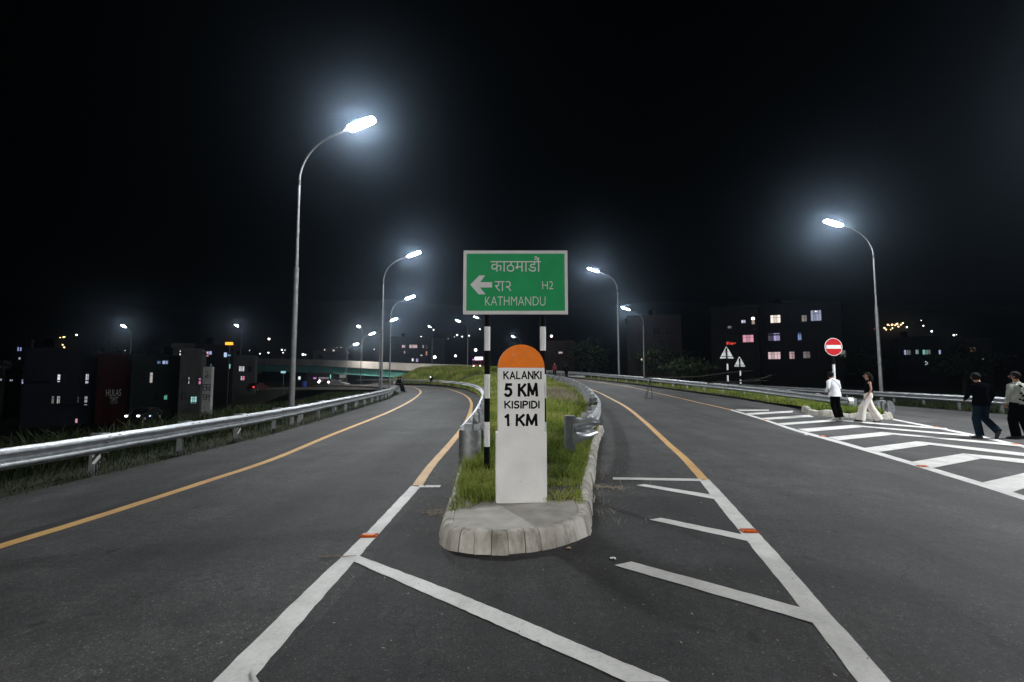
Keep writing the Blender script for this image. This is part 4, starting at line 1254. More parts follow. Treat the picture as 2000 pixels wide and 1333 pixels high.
# ------------------------------------------------------------------ buildings
WALLS = {'dark': mat('dark_plaster', (.022, .021, .024), .9, noise=.3, nscale=.8), 'grey': mat('grey_plaster', (.12, .126, .122), .9, noise=.25, nscale=.7),
         'green': mat('green_grey_plaster', (.03, .042, .037), .9, noise=.25, nscale=.7), 'red': mat('red_wall_paint', (.05, .008, .009), .85, noise=.2, nscale=.9),
         'brown': mat('brown_plaster', (.045, .033, .031), .9, noise=.3, nscale=.6), 'blue': mat('bluish_plaster', (.03, .034, .05), .9, noise=.25, nscale=.7)}
FRAME = mat('window_frame', (.05, .045, .04), .6)
def building(px0, px1, top, Y, zb, depth, wall, label, wins=(), name='apartment_building', parapet=.5, roof_box=None, dark=()):
    mid = site((px0 + px1) / 2, top, Y)
    cx = mid.x
    th = math.atan2(-cx, Y) * .86
    ux, uy = math.cos(th), math.sin(th)
    def onwall(px, py):
        """where a bearing meets the facade: along it, and up it"""
        d = site(px, py, 10.0) - Vector((0, 0, EYE))
        t = (cx * uy - Y * ux) / (d.x * uy - d.y * ux)
        return (d.x * t - cx) * ux + (d.y * t - Y) * uy, EYE + d.z * t - zb
    xa0, _ = onwall(px0, top); xa1, _ = onwall(px1, top)
    w = xa1 - xa0; hgt = mid.z - zb; xo = (xa0 + xa1) / 2
    root = empty(name, (cx, Y, zb), th, label, 'building', 'buildings of the town')
    m = WALLS[wall]
    MB().box((xo, depth / 2, hgt / 2), (w, depth, hgt)).build('wall', m, root)
    MB().box((xo, depth / 2, hgt + .06), (w + .5, depth + .5, .12)).build('roof_slab', m, root)
    rp = MB(); t = .14
    rp.box((xo, -.05, hgt + .12 + parapet / 2), (w, t, parapet)); rp.box((xo, depth - .05, hgt + .12 + parapet / 2), (w, t, parapet))
    rp.box((xo - w / 2 + t / 2, depth / 2 - .05, hgt + .12 + parapet / 2), (t, depth - t - .002, parapet)); rp.box((xo + w / 2 - t / 2, depth / 2 - .05, hgt + .12 + parapet / 2), (t, depth - t - .002, parapet))
    rp.build('roof_parapet', m, root)
    fl = 3.0
    for k in range(1, int(hgt / fl)):
        MB().box((xo, -.06, k * fl), (w + .1, .12, .16)).build('floor_band', m, root)
    for (x0, y0, x1, y1, col, es, nm) in list(wins) + [(d[0], d[1], d[2], d[3], None, 0, 2) for d in dark]:
        q0, q1 = onwall(x0, y1), onwall(x1, y0)
        W, H = q1[0] - q0[0], q1[1] - q0[1]
        C_ = ((q0[0] + q1[0]) / 2, (q0[1] + q1[1]) / 2)
        f = MB(); t = .07
        f.box((0, 0, H / 2 + t / 2), (W + 2 * t, .14, t)); f.box((0, 0, -H / 2 - t / 2), (W + 2 * t, .2, t))
        f.box((-W / 2 - t / 2, 0, 0), (t, .14, H - .002)); f.box((W / 2 + t / 2, 0, 0), (t, .14, H - .002))
        fo = f.build('window', FRAME, root, loc=(C_[0], -.07, C_[1]))
        pm_ = glow(col, es) if col else mat_dark
        n = max(1, nm)
        for k in range(n):
            pw = W / n - .05
            b = MB().box((-W / 2 + W / n * (k + .5), .02, 0), (pw, .02, H - .03))
            pane_m = pm_
            if col and k % 3 == 1: pane_m = glow(tuple(min(1, q * .8 + .1) for q in col), round(es * .72, 2))
            b.build('pane', pane_m, fo)
            if H > .9:
                fb = MB().box((-W / 2 + W / n * (k + .5), -.0, H * .18), (pw, .03, .05)).build('glazing_bar', FRAME, fo)
    rk = random.Random(int(px0 * 7 + Y))
    if hgt > 5 and w > 4:
        tx = xo + rk.uniform(-w * .35, w * .35)
        MB().tube([(tx, depth * .35, hgt + .12), (tx, depth * .35, hgt + .9)], [.05, .05], 6).build('tank_stand', DARK, root)
        MB().tube([(tx, depth * .35, hgt + .8), (tx, depth * .35, hgt + 1.75), (tx, depth * .35, hgt + 1.95)], [.55, .55, .25], 12).build('roof_tank', BLACK_P, root, smooth=True)
        for k in range(1, int(hgt / fl)):
            bx = xo + rk.uniform(-w * .3, w * .3); bw = min(w * .4, 3.2)
            ba = MB().box((bx, -.55, k * fl - .06), (bw, 1.0, .12)).build('balcony', m, root)
            r_ = MB(); r_.box((bx, -1.03, k * fl + .95), (bw, .04, .05)); r_.box((bx, -1.03, k * fl + .5), (bw, .03, .03))
            for q_ in range(5): r_.box((bx - bw / 2 + .02 + (bw - .04) * q_ / 4, -1.03, k * fl + .46), (.03, .03, .93))
            r_.build('railing', DARK, ba)
    if roof_box:
        x0, x1, y0 = roof_box
        q0, q1 = onwall(x0, y0), onwall(x1, y0)
        hb = q0[1] - hgt - .12
        MB().box(((q0[0] + q1[0]) / 2, depth * .45, hgt + .12 + hb / 2), (q1[0] - q0[0], depth * .5, hb)).build('roof_room', m, root)
    return root
mat_dark = mat('dark_glass', (.014, .015, .017), .45, spec=.12)
WARM, COOL, PINK, BLUE, TEALC, VIO, AMB, REDC = (1, .86, .72), (.82, .85, 1), (1, .45, .58), (.3, .5, 1), (.35, .95, .85), (.6, .5, 1), (1, .55, .25), (1, .2, .3)

building(50, 188, 690, 60, -5.1, 9, 'blue', 'dark block of flats with two rows of pale curtained windows below the slip road',
         [(111.5, 732, 118.5, 746.5, COOL, .9, 1), (166.5, 731, 174, 749.5, COOL, .8, 2), (100, 774, 106.5, 789, (.8, .75, .8), .14, 1), (110.5, 774, 118, 790, (.9, .85, .88), .45, 2), (164, 774.5, 171.5, 792, (.78, .72, .85), .35, 1), (150.5, 775, 154.5, 790, (.8, .8, .75), .06, 1), (146.5, 818, 152, 826.5, PINK, .7, 1)],
         dark=[(148, 733, 158, 748), (122, 733, 128, 747)])
rb_ = building(192, 257, 702, 61.5, -5.1, 7, 'red', 'windowless house end painted dark red with faded HULAS TMT lettering', [], name='house', dark=[])
for body, (x0, x1), (y0, y1) in (('HULAS', (208, 235), (761, 774)), ('TMT', (214, 229), (776, 789.5))):
    th = rb_.rotation_euler.z; q = site((x0 + x1) / 2, (y0 + y1) / 2, 61.5) - rb_.location
    link('lettering', text_mesh(body, (x1 - x0) * 61.5 / FPX * math.cos(th), (y1 - y0) * 61.5 / FPX, WHITE_P, .01), rb_, (q.x / math.cos(th), -.14, q.z))
building(258, 352, 703, 63, -5.1, 9, 'green', 'green grey house with an arched lit window and blue upper panes',
         [(307, 705.5, 314, 711, BLUE, .35, 2), (317, 705, 328.5, 711.5, (.45, .62, 1), .7, 2), (292, 728, 299, 748, (.8, .76, .75), .5, 1), (320, 772, 327, 781, (.2, .7, .55), .5, 1)], name='house', dark=[(300, 768, 312, 784), (274, 728, 286, 744)])
building(353, 395, 690, 62, -5.1, 8, 'grey', 'narrow grey house with a pink window and a teal lit doorway beside the lettered pillar',
         [(367.5, 737, 370.5, 750.5, COOL, .6, 1), (387.5, 739, 393, 751, (1, .35, .7), .5, 1), (372, 775, 384.5, 789, (.5, 1, .95), .7, 3), (357, 768, 361.5, 780, (.3, .3, .3), .02, 1)], name='house')
building(336, 381, 678, 78, -4.0, 8, 'grey', 'tall pale house with two white lit top windows behind the green grey house',
         [(350.5, 685, 357, 694.5, (1, .93, .93), 1.0, 1), (367, 684.5, 380.5, 695, (.9, .72, .78), .8, 4)], name='house')
building(381, 457, 680, 80, -4.0, 9, 'dark', 'dark flats with red and blue lit curtains below the orange shop sign',
         [(401, 687, 408, 696.5, (1, .5, .6), .8, 1), (408.3, 686.5, 414, 693, (.35, .55, 1), .8, 1), (437, 689, 443.5, 698, (.6, .7, 1), .9, 1), (444.5, 693, 450.5, 696, (.3, .75, 1), .8, 1), (446, 711.5, 450.5, 720.5, TEALC, .6, 1), (411, 711, 413.5, 718, TEALC, .2, 1)])
building(457, 499, 700, 92, -2.5, 8, 'grey', 'pale two storey house with a red curtained window in front of the bridge end',
         [(466.5, 716, 477.5, 725.5, (.85, .85, .95), .7, 3), (470, 735, 473, 744, COOL, .7, 1), (473.3, 735, 478, 744.5, (1, .3, .42), .7, 1)], name='house', dark=[(485, 716, 491, 727)])
building(-40, 6, 712, 66, -5.1, 8, 'grey', 'grey house cut off by the picture edge with small glinting panes', [(0, 740, 4, 744, COOL, .4, 1), (-2, 716, 3, 719, COOL, .06, 2)], name='house')
building(18, 44, 726, 70, -5.0, 7, 'dark', 'small dark house with violet lit lower panes', [(47 - 5, 741.5, 50, 750, (.7, .65, 1), .6, 2), (19, 741.5, 25.5, 745, COOL, .5, 2)], name='house', dark=[(30, 733, 40, 741)])
building(26, 62, 668, 110, -1.0, 3, 'dark', 'dark distant house with a pair of blue lit windows', [(33.5, 678.5, 37.5, 686, (.4, .5, 1), .6, 1), (38.5, 679, 42.5, 686, (.45, .55, 1), .6, 1), (36, 698.5, 40.5, 702.5, (.7, .8, 1), .5, 1)], name='house')
building(1388, 1480, 605, 80, -.3, 12, 'dark', 'dark flats with pink lit windows behind the triangular signs',
         [(1451, 654.5, 1471.5, 669, (1, .42, .55), .75, 3), (1448, 625.5, 1456, 631.5, COOL, .8, 2), (1421.5, 637, 1428.5, 642.5, (.7, .7, .75), .25, 2), (1468, 625.5, 1474, 634, (1, .7, .6), .35, 1)], dark=[(1420, 655, 1440, 669), (1420, 690, 1440, 704), (1452, 690, 1470, 704)])
building(1484, 1642, 597, 79, -.3, 12, 'dark', 'big dark block of flats with three rows of lit windows behind the no entry sign',
         [(1505, 615.5, 1524, 631.5, (1, .9, .8), 1.1, 3), (1566, 616, 1575.5, 628.5, (.8, .7, .65), .3, 2), (1584, 606, 1603.5, 627.5, (.62, .68, .95), .5, 4), (1591, 607, 1597.5, 611, (.95, .97, 1), 1.6, 1),
          (1500.5, 651.5, 1509.5, 666, (.6, .5, .75), .12, 2), (1511, 651, 1523, 666, (.6, .52, 1), .65, 2), (1558.5, 650.5, 1565, 665, (.35, .5, 1), .6, 2),
          (1500.5, 687, 1524, 702, (1, .72, .74), .7, 4), (1542, 685.5, 1551.5, 701.5, (.95, .62, .66), .5, 2), (1569, 686, 1582, 700, (.75, .6, .62), .22, 2), (1641.5, 684.5, 1651, 698.5, (.85, .78, .76), .3, 2)],
         dark=[(1545, 616, 1556, 630), (1534, 651, 1546, 666), (1590, 651, 1603, 666), (1615, 651, 1628, 666), (1615, 616, 1628, 630), (1600, 686, 1612, 700)])
building(1752, 1852, 664, 84, -.3, 10, 'dark', 'long low dark building with teal and violet lit windows past the side road',
         [(1766, 684, 1770, 693.5, (.6, .6, 1), .6, 1), (1771, 684, 1778.5, 693.5, (.6, .7, .75), .2, 2), (1788.5, 683.5, 1794, 692, (.6, .85, .8), .4, 2), (1802, 683.5, 1807.5, 693, (.3, .85, .7), .5, 1), (1808.5, 683.5, 1817, 693, (.55, .8, .72), .25, 2), (1833.5, 684, 1837.5, 692.5, (.55, .6, 1), .6, 1), (1807, 706, 1812.5, 715.5, (.75, .95, .9), .7, 1), (1831.5, 708, 1843, 716, (.6, .55, .55), .06, 1)])
building(1886, 1936, 668, 74, -.3, 8, 'dark', 'small dark house with an amber lit window above the walkers', [(1895, 679, 1905, 697, (1, .55, .3), .12, 2), (1918, 692.5, 1921, 702.5, COOL, .5, 1)], name='house')
building(1068, 1122, 672, 86, -.2, 8, 'brown', 'reddish concrete house under a glowing wall lamp past the main road', [(1091, 687.5, 1099, 691, (1, .75, .7), .9, 2)], name='house', dark=[(1074, 690, 1082, 704)])
building(1224, 1330, 622, 82, -.2, 9, 'brown', 'unlit brown building looming behind the smaller street lamp', [(1251.5, 700, 1258, 707.5, (1, .85, .65), .8, 2), (1264, 699, 1270, 702, (.7, .7, .7), .1, 2)], dark=[(1275, 640, 1290, 655), (1300, 640, 1315, 655), (1275, 672, 1290, 687)])
building(762, 842, 662, 138, -1, 12, 'dark', 'dark flats beyond the bridge with scattered pink and orange windows',
         [(785, 674.5, 791.5, 679.5, (1, .7, .72), .8, 2), (799.5, 674, 815, 680, (1, .75, .72), .7, 4), (825, 674.5, 828, 680, (.8, .8, .85), .6, 1), (788.5, 686, 791.5, 692, (1, .7, .65), .6, 1), (831.5, 687, 834.5, 694, (1, .45, .25), .8, 1), (832, 674, 834.5, 682, (.4, .4, .4), .12, 1), (804, 700.5, 808, 706, (1, .97, .9), .9, 1), (812.5, 701, 817, 707, (.75, .6, 1), .8, 2), (821, 693.5, 825, 695.5, (1, 1, .9), .9, 1)])
building(846, 868, 664, 142, -1, 10, 'blue', 'bluish concrete tower house beyond the bridge', [], name='house', dark=[(858, 669, 863, 676), (849, 669, 854, 676), (858, 684, 863, 690)])
building(764, 783, 676, 150, -1, 10, 'grey', 'pale house lit by a cream floodlight beyond the bridge', [(769, 686.5, 778, 695, (1, .95, .75), .9, 1)], name='house')
building(612, 680, 690, 150, -1, 10, 'grey', 'dim grey flats beyond the bridge between verge lamp poles', [(649.5, 683.5, 653.5, 689.5, (1, .9, .85), 1.0, 1)], roof_box=(640, 676, 678), dark=[(622, 694, 630, 700)])

# orange shop sign, sign boards
def board(name, px0, px1, y0, y1, Y, col, es, label, post=True):
    p0, p1 = site(px0, y1, Y), site(px1, y0, Y)
    zb = float(terrain((p0.x + p1.x) / 2, Y))
    root = empty(name, ((p0.x + p1.x) / 2, Y, zb), 0, label, 'sign board')
    W, H = p1.x - p0.x, p1.z - p0.z
    zc_ = (p0.z + p1.z) / 2 - zb
    MB().box((0, 0, zc_), (W, .1, H)).build('board', DARK, root)
    MB().box((0, -.055, zc_), (W * .96, .01, H * .9)).build('lit_face', glow(col, es) if es else SIGN_W, root)
    if post: MB().tube([(0, .1, -.2), (0, .1, zc_)], .07, 8).build('post', POLE, root)
    return root
board('shop_sign', 440, 456, 668.5, 674.5, 79, (1, .36, .03), 2.2, 'glowing orange shop sign on the roof of the dark flats')
board('road_sign', 548.5, 558.5, 725, 729.5, 88, (.5, .9, 1), .7, 'small pale cyan lit road sign on a pole under the bridge')
board('road_sign', 663, 676, 731.5, 739, 100, (.8, .8, .7), .16, 'plain cream board beside the thin pole under the bridge')
board('shop_sign', 644.5, 646.8, 731.5, 740, 104, (.25, .9, .8), .8, 'narrow teal lit shop sign under the bridge', False)
board('shop_sign', 612, 618, 737, 741, 104, (.75, .3, .85), .6, 'violet lit shop sign under the bridge', False)
board('shop_sign', 497.5, 507, 748.5, 755, 84, (.75, .7, 1), .5, 'pale lilac lit board beside the red tail light', False)
board('shop_sign', 582.5, 587.5, 735.5, 742, 104, (.9, 1, .95), .9, 'white lit doorway panel behind the blue water tank', False)
shop = building(600, 662, 733, 108, -1.2, 6, 'brown', 'low row of shops with a dim lilac lit front under the bridge', [(622, 737, 642, 741, (.7, .6, .68), .28, 6), (646, 741, 656, 744, (.5, .5, .5), .1, 2)], name='shop')
# pillar with painted glyphs by the town
Yp = 45.0
p0, p1 = site(396, 806, Yp), site(415.5, 717, Yp)
pz = -5.2
pil = empty('lettered_pillar', ((p0.x + p1.x) / 2, Yp, pz), R(14), 'tall pale concrete pillar with dark painted characters standing in the verge grass', 'pillar')
W, H = p1.x - p0.x, p1.z - pz
MB().box((0, 0, H / 2), (W, W * .8, H)).build('shaft', mat('pale_pillar_plaster', (.5, .5, .48), .9, noise=.2, nscale=2), pil, bevel=.02)
def strokes(cx, cy, s, segs):
    b = MB()
    for x0, y0, x1, y1 in segs:
        a, c = Vector((cx + x0 * s, -W * .4 - .006, cy + y0 * s)), Vector((cx + x1 * s, -W * .4 - .006, cy + y1 * s))
        d = (c - a); L_ = d.length; an = math.atan2(d.z, d.x)
        b.box((a + c) / 2, (L_ + .05, .01, .055), M=Matrix.Rotation(-an, 3, 'Y'))
    return b
zy = lambda py: site(405, py, Yp).z - pz
G1 = [(-.5, .5, .5, .5), (-.5, .5, -.5, -.4), (-.5, .1, 0, .1), (0, .5, 0, -.4), (.5, .5, .5, -.5), (-.5, -.4, 0, -.4), (.5, .1, .05, -.1), (.2, -.2, .5, -.5)]
G2 = [(-.5, .5, .5, .4), (-.4, .5, -.4, .0), (-.4, 0, -.05, .2), (.05, .4, .05, -.3), (.05, .0, .45, .2), (.45, .3, .4, -.5), (-.4, -.2, .0, -.3)]
G3 = [(-.2, .5, .1, .2), (.1, .2, .1, -.3), (.1, -.1, -.3, -.3), (-.3, -.3, 0, -.5)]
for k, (g, py) in enumerate(((G3, 732), (G1, 757.5), (G2, 777))):
    strokes(0, zy(py), .62, g).build('painted_character', BLACK_P if k else WALLS['dark'], pil)
# wall lamps and floodlights
def bulb(px, py, Y, r, col, es, label, group, name='wall_lamp', cat='lamp'):
    q = site(px, py, Y)
    root = empty(name, (q.x, Y, q.z), 0, label, cat, group)
    MB().sphere((0, 0, 0), r, 8, 6).build('bulb', glow(col, es), root)
    MB().box((0, r + .12, .05), (.08, .25, .08)).build('bracket', DARK, root)
    return root
bulb(1077, 657, 85, .22, (1, .72, .6), 6, 'warm lamp glowing on top of the reddish house', None)
bulb(1470.5, 623, 79, .28, (1, .85, .7), 6, 'round porch lamp on the pink windowed flats', None)
bulb(775, 689, 149, .55, (1, .93, .75), 3, 'cream floodlight on the pale house beyond the bridge', None)
bulb(849, 698, 130, .42, (1, .95, .85), 6, 'round white lamp just above the bridge parapet', None)
bulb(929, 684, 140, .45, (1, .93, .88), 4, 'white lamp bar above the truck lights on the bridge', None)
bulb(889.5, 695.5, 150, .4, (1, .97, .85), 3, 'thin slanted light beyond the parapet', None)

# hillside lights: small lamps on short poles standing on the far hill
def hill_point(px, py):
    k = (732.5 - py) / FPX
    Y = 215.0
    for _ in range(30):
        x = (px - 1000) / FPX * Y
        g = float(earth_z(np.array([x]), np.array([Y]))[0]) + 3.0
        want = EYE + k * Y
        Y += (want - g) * 3.0
        Y = min(max(Y, 150.0), 690)
    return (px - 1000) / FPX * Y, Y
HILL = {'white': ((1, .95, .9), 5, 'tiny white light on the dark hillside'), 'amber': ((1, .62, .3), 5, 'tiny amber light in the bright cluster on the dark hillside'),
        'red': ((1, .1, .08), 3, 'tiny red light on the dark hillside'), 'blue': ((.1, .15, 1), 5, 'tiny blue light on the hillside above the bridge')}
LIGHTS = [(790, 659.5, 'white', 1.2), (784.5, 659.5, 'red', .6), (796.5, 662, 'white', 1.2), (797.5, 664.5, 'white', .8), (811.5, 660.5, 'white', 1.7), (822, 658.5, 'white', 1.3), (774.5, 668, 'white', 1.6), (772, 670, 'white', 1.2), (766.5, 671.5, 'white', 1.1),
          (826.5, 667, 'white', 1.0), (841, 663.5, 'blue', .9), (840, 666.5, 'blue', .9), (846, 644.5, 'white', 1.0), (892.5, 655, 'white', 1.2), (902.5, 658, 'white', .9), (916, 656, 'white', .9), (937, 643.5, 'white', 1.0), (875, 662, 'white', .4), (887, 658.5, 'white', .4),
          (524, 662.5, 'white', 1.6), (550, 684, 'white', 1.1), (556, 684.5, 'white', .5), (552.5, 689.5, 'white', .7), (524, 689.5, 'white', 1.0), (507.5, 691.5, 'white', .7), (591.5, 693, 'white', 1.5), (596.5, 693.5, 'white', .9), (645, 680, 'white', .6), (658, 680, 'white', 1.0), (665.5, 679, 'white', .5), (633.5, 684, 'white', .6), (650, 686, 'white', 1.5), (730.5, 683, 'white', .7), (487, 685, 'white', .4),
          (1731, 641, 'amber', 1.1), (1734, 644, 'amber', 1.0), (1738, 634.5, 'amber', 1.2), (1746.5, 634.5, 'amber', 1.3), (1756, 633, 'amber', 1.4), (1758.5, 638, 'amber', 1.1), (1763.5, 634.5, 'amber', 1.0), (1767.5, 631.5, 'amber', 1.1), (1746.5, 641, 'amber', .9), (1743, 644, 'amber', .7), (1752, 635.5, 'amber', .9), (1741.5, 636, 'amber', .6),
          (1775, 639.5, 'white', 1.0), (1807.5, 636.5, 'white', .9), (1823, 647.5, 'white', 1.2), (1866, 655, 'white', 1.2), (1871, 654, 'white', .5), (1804, 626, 'white', .5), (1711, 643, 'red', .5),
          (146.5, 654.5, 'white', 1.2), (121, 659, 'amber', .9), (114.5, 660, 'amber', .6), (123.5, 658.5, 'amber', .7), (120.5, 674, 'amber', .9), (124, 679, 'amber', 1.0), (90, 695, 'white', .9), (89.5, 698.5, 'white', .9), (99.5, 688, 'amber', .8), (106, 689, 'amber', .6), (58, 680.5, 'white', .5), (243.5, 685, 'white', .4)]
hill_me = {}
for px, py, c, s in LIGHTS:
    x, Y = hill_point(px, py)
    if c not in hill_me:
        b = MB(); b.tube([(0, 0, -3.4), (0, 0, -.2)], .07, 5); b.m = 1; b.sphere((0, 0, 0), .62, 7, 5)
        hill_me[c] = b.mesh('hillside_lamp', [DARK, glow(HILL[c][0], HILL[c][1])])
    g = float(earth_z(np.array([x]), np.array([Y]))[0]) + 3.0
    o = link('hillside_lamp', hill_me[c], None, (x, Y, g), None, (s * Y / 430, s * Y / 430, s * Y / 430))
    where = ' past the side road' if px > 1600 else (' over the town houses' if px < 480 else (' above the town end of the bridge' if px < 600 else (' between the verge lamp poles' if px < 740 else (' above the dark flats beyond the bridge' if px < 843 else ' near the banded sign post'))))
    tag(o, HILL[c][2] + where, 'lamp', c + ' hillside lights' + where)

# ------------------------------------------------------------------ vehicles
def simple_car(loc, rz, m, label, lit=True, tail=False, group=None):
    root = empty('parked_car' if not lit else 'car', loc, rz, label, 'car', group)
    b = MB()
    # nose towards -y
    prof = [(-2.0, .35), (-2.05, .62), (-1.9, .78), (-.95, .92), (-.45, 1.38), (.9, 1.42), (1.6, .98), (2.0, .92), (2.05, .4)]
    b.loft([[Vector((x * s, y * t, z)) for y, z in prof] for x, s, t in ((-.83, 1, .97), (-.78, 1, 1), (.78, 1, 1), (.83, 1, .97))])
    b.build('body', m, root, bevel=.03)
    w = MB(); w.add([(-.68, -.99, .95), (.68, -.99, .95), (.6, -.49, 1.36), (-.6, -.49, 1.36)], [(0, 1, 2, 3)])
    w.build('windscreen', mat_dark, root, fix=False, loc=(0, -.02, .015))
    for sx in (-1, 1):
        for y in (-1.3, 1.25):
            t = MB().tube([(sx * .70, y, .31), (sx * .86, y, .31)], .31, 14).build('wheel', BLACK_P, root)
            MB().tube([(sx * .865, y, .31), (sx * .875, y, .31)], .18, 10).build('rim', ALU, t)
        MB().box((sx * .62, -2.03, .66), (.26, .06, .16)).build('headlight', glow((.95, .97, 1), 9) if lit else ALU, root)
        MB().box((sx * .62, 2.04, .72), (.22, .05, .16)).build('tail_light', glow((1, .06, .04), 4) if tail and sx < 0 else RUST, root)
    return root
CARP = mat('dark_car_paint', (.03, .032, .036), .3, .3, .5)
q = site(255, 813, 52)
simple_car((q.x, 54.0, q.z - .66), R(6), CARP, 'dark car with two white headlights on below the slip road verge')
q = site(521, 755, 84)
simple_car((q.x - .6, 82, q.z - .75), R(176), mat('maroon_car_paint', (.09, .01, .012), .35, .2, .5), 'dark red car showing a lit tail light in the town street', lit=False, tail=True)
def motorbike(px, py, Y, rz, label, col):
    q = site(px, py, Y)
    root = empty('motorbike', (q.x, Y, q.z - .78), rz, label, 'motorbike', 'motorbikes under the bridge')
    for y in (-.62, .62):
        n = 14
        b = MB(); b.tube([(0, y + .29 * math.cos(2 * PI * k / n), .3 + .29 * math.sin(2 * PI * k / n)) for k in range(n + 1)], .05, 6); b.build('wheel', BLACK_P, root)
    MB().tube([(0, -.35, .55), (0, 0, .72), (0, .5, .74), (0, .75, .8)], [.1, .16, .12, .06], 8).build('body', mat('bike_paint', col, .4), root, smooth=True)
    MB().tube([(0, -.62, .3), (0, -.42, .95)], .035, 6).build('fork', DARK, root)
    MB().tube([(-.35, -.32, 1.0), (0, -.42, .97), (.35, -.32, 1.0)], .02, 6).build('handlebar', DARK, root)
    MB().sphere((0, -.56, .82), .19, 8, 6).build('headlight', glow((1, .93, 1), 7), root)
    return root
motorbike(624, 747, 97, R(8), 'motorbike with a wide glaring white headlight under the bridge', (.3, .3, .32))
motorbike(627, 744.5, 99, R(-10), 'motorbike close behind the glaring one under the bridge', (.25, .25, .25))
motorbike(643, 747, 98, R(5), 'motorbike beside a red light under the bridge', (.3, .04, .04))
q = site(655, 748, 96)
simple_car((q.x, 98, q.z - .9), R(80), mat('pale_car_paint', (.3, .3, .31), .35, .2), 'white car seen side on in the street under the bridge', lit=False)
q = site(593, 756, 94)
tk = empty('water_tank', (q.x, 94, float(terrain(q.x, 94))), 0, 'blue plastic water tank beside the street under the bridge', 'tank')
TB = mat('blue_plastic_tank', (.03, .09, .5), .5)
zt_ = q.z - float(terrain(q.x, 94))
MB().tube([(0, 0, zt_ - .1), (0, 0, zt_ + 1.0), (0, 0, zt_ + 1.15)], [.5, .5, .3], 16).build('tank_body', TB, tk, smooth=True)
MB().box((0, 0, (zt_ - .1) / 2), (.8, .8, max(zt_ - .1, .1))).build('stand', CONC, tk)
# decorated truck with many lamps on the bridge approach
q = site(936, 716, 93)
tr = empty('decorated_truck', (q.x, 94.5, 2.62), R(-20), 'decorated truck with a cluster of pink white lights on the bridge approach', 'truck')
MB().box((0, 2.2, 1.6), (2.1, 4.4, 2.0)).build('cargo_box', WALLS['brown'], tr)
MB().box((0, -.75, 1.15), (2.0, 1.3, 1.7)).build('cab', mat('truck_red', (.25, .03, .04), .5), tr, bevel=.08)
MB().box((0, -1.41, 1.5), (1.7, .02, .55)).build('windscreen', mat_dark, tr)
MB().box((0, -.5, 2.35), (1.6, .5, .6)).build('roof_sign', glow((1, .8, .9), 2.5), tr)
for sx in (-1, 1):
    MB().sphere((sx * .72, -1.42, .75), .2, 8, 6).build('headlight', glow((1, .9, .95), 6), tr)
    MB().sphere((sx * .95, -1.2, 2.1), .12, 8, 6).build('marker_lamp', glow((.65, .25, .9), 2.5), tr)
    for y in (-.7, 3.2):
        MB().tube([(sx * .8, y, .42), (sx * 1.05, y, .42)], .42, 14).build('wheel', BLACK_P, tr)
q = site(290, 813, 52)
bulb(293, 813, 50, .07, (.35, .5, 1), 6, 'small blue light beside the car headlights', None, name='blue_lamp')

# ------------------------------------------------------------------ people
SKIN = mat('skin', (.26, .135, .085), .6)
HAIR = mat('black_hair', (.008, .007, .007), .85, spec=.08)
def skin_body(joints, edges, rad, root_i):
    me = bpy.data.meshes.new('body')
    me.from_pydata([tuple(j) for j in joints], edges, [])
    o = bpy.data.objects.new('body', me); COL.objects.link(o)
    md = o.modifiers.new('skin', 'SKIN'); md.use_smooth_shade = True
    sk = me.skin_vertices[0].data
    for i, r in enumerate(rad): sk[i].radius = (r, r)
    sk[root_i].use_root = True
    sb = o.modifiers.new('sub', 'SUBSURF'); sb.levels = 1; sb.render_levels = 1
    bpy.context.view_layer.update()
    out = bpy.data.meshes.new_from_object(o.evaluated_get(bpy.context.evaluated_depsgraph_get()))
    bpy.data.objects.remove(o); bpy.data.meshes.remove(me)
    return out
BASE = dict(pelvis=(0, 0, .94), spine=(0, .0, 1.14), chest=(0, .0, 1.32), neck=(0, .0, 1.47), jaw=(0, .02, 1.545), head=(0, .015, 1.625), crown=(0, .005, 1.685),
            shl=(-.185, 0, 1.41), ell=(-.235, -.03, 1.14), wrl=(-.235, .06, .90), shr=(.185, 0, 1.41), elr=(.235, -.03, 1.14), wrr=(.235, .06, .90),
            hpl=(-.09, 0, .90), knl=(-.10, .02, .50), anl=(-.10, -.03, .085), tol=(-.11, .13, .03), hpr=(.09, 0, .90), knr=(.10, .02, .50), anr=(.10, -.03, .085), tor=(.11, .13, .03))
RAD = dict(pelvis=.095, spine=.088, chest=.09, neck=.052, jaw=.065, head=.085, crown=.06, shl=.038, ell=.034, wrl=.026, shr=.038, elr=.034, wrr=.026,
           hpl=.066, knl=.05, anl=.036, tol=.028, hpr=.066, knr=.05, anr=.038, tor=.03)
EDG = [('pelvis', 'spine'), ('spine', 'chest'), ('chest', 'neck'), ('neck', 'jaw'), ('jaw', 'head'), ('head', 'crown'), ('chest', 'shl'), ('shl', 'ell'), ('ell', 'wrl'), ('chest', 'shr'), ('shr', 'elr'), ('elr', 'wrr'),
       ('pelvis', 'hpl'), ('hpl', 'knl'), ('knl', 'anl'), ('anl', 'tol'), ('pelvis', 'hpr'), ('hpr', 'knr'), ('knr', 'anr'), ('anr', 'tor')]
def ringd(c, d, rx, ry, n=12):
    """ring of points round c, perpendicular to d, x axis kept near world x"""
    d = Vector(d).normalized()
    u = Vector((1, 0, 0)) - d * d.x
    if u.length < .2: u = Vector((0, 1, 0)) - d * d.y
    u.normalize(); w = d.cross(u)
    return [Vector(c) + u * rx * math.cos(2 * PI * k / n) + w * ry * math.sin(2 * PI * k / n) for k in range(n)]
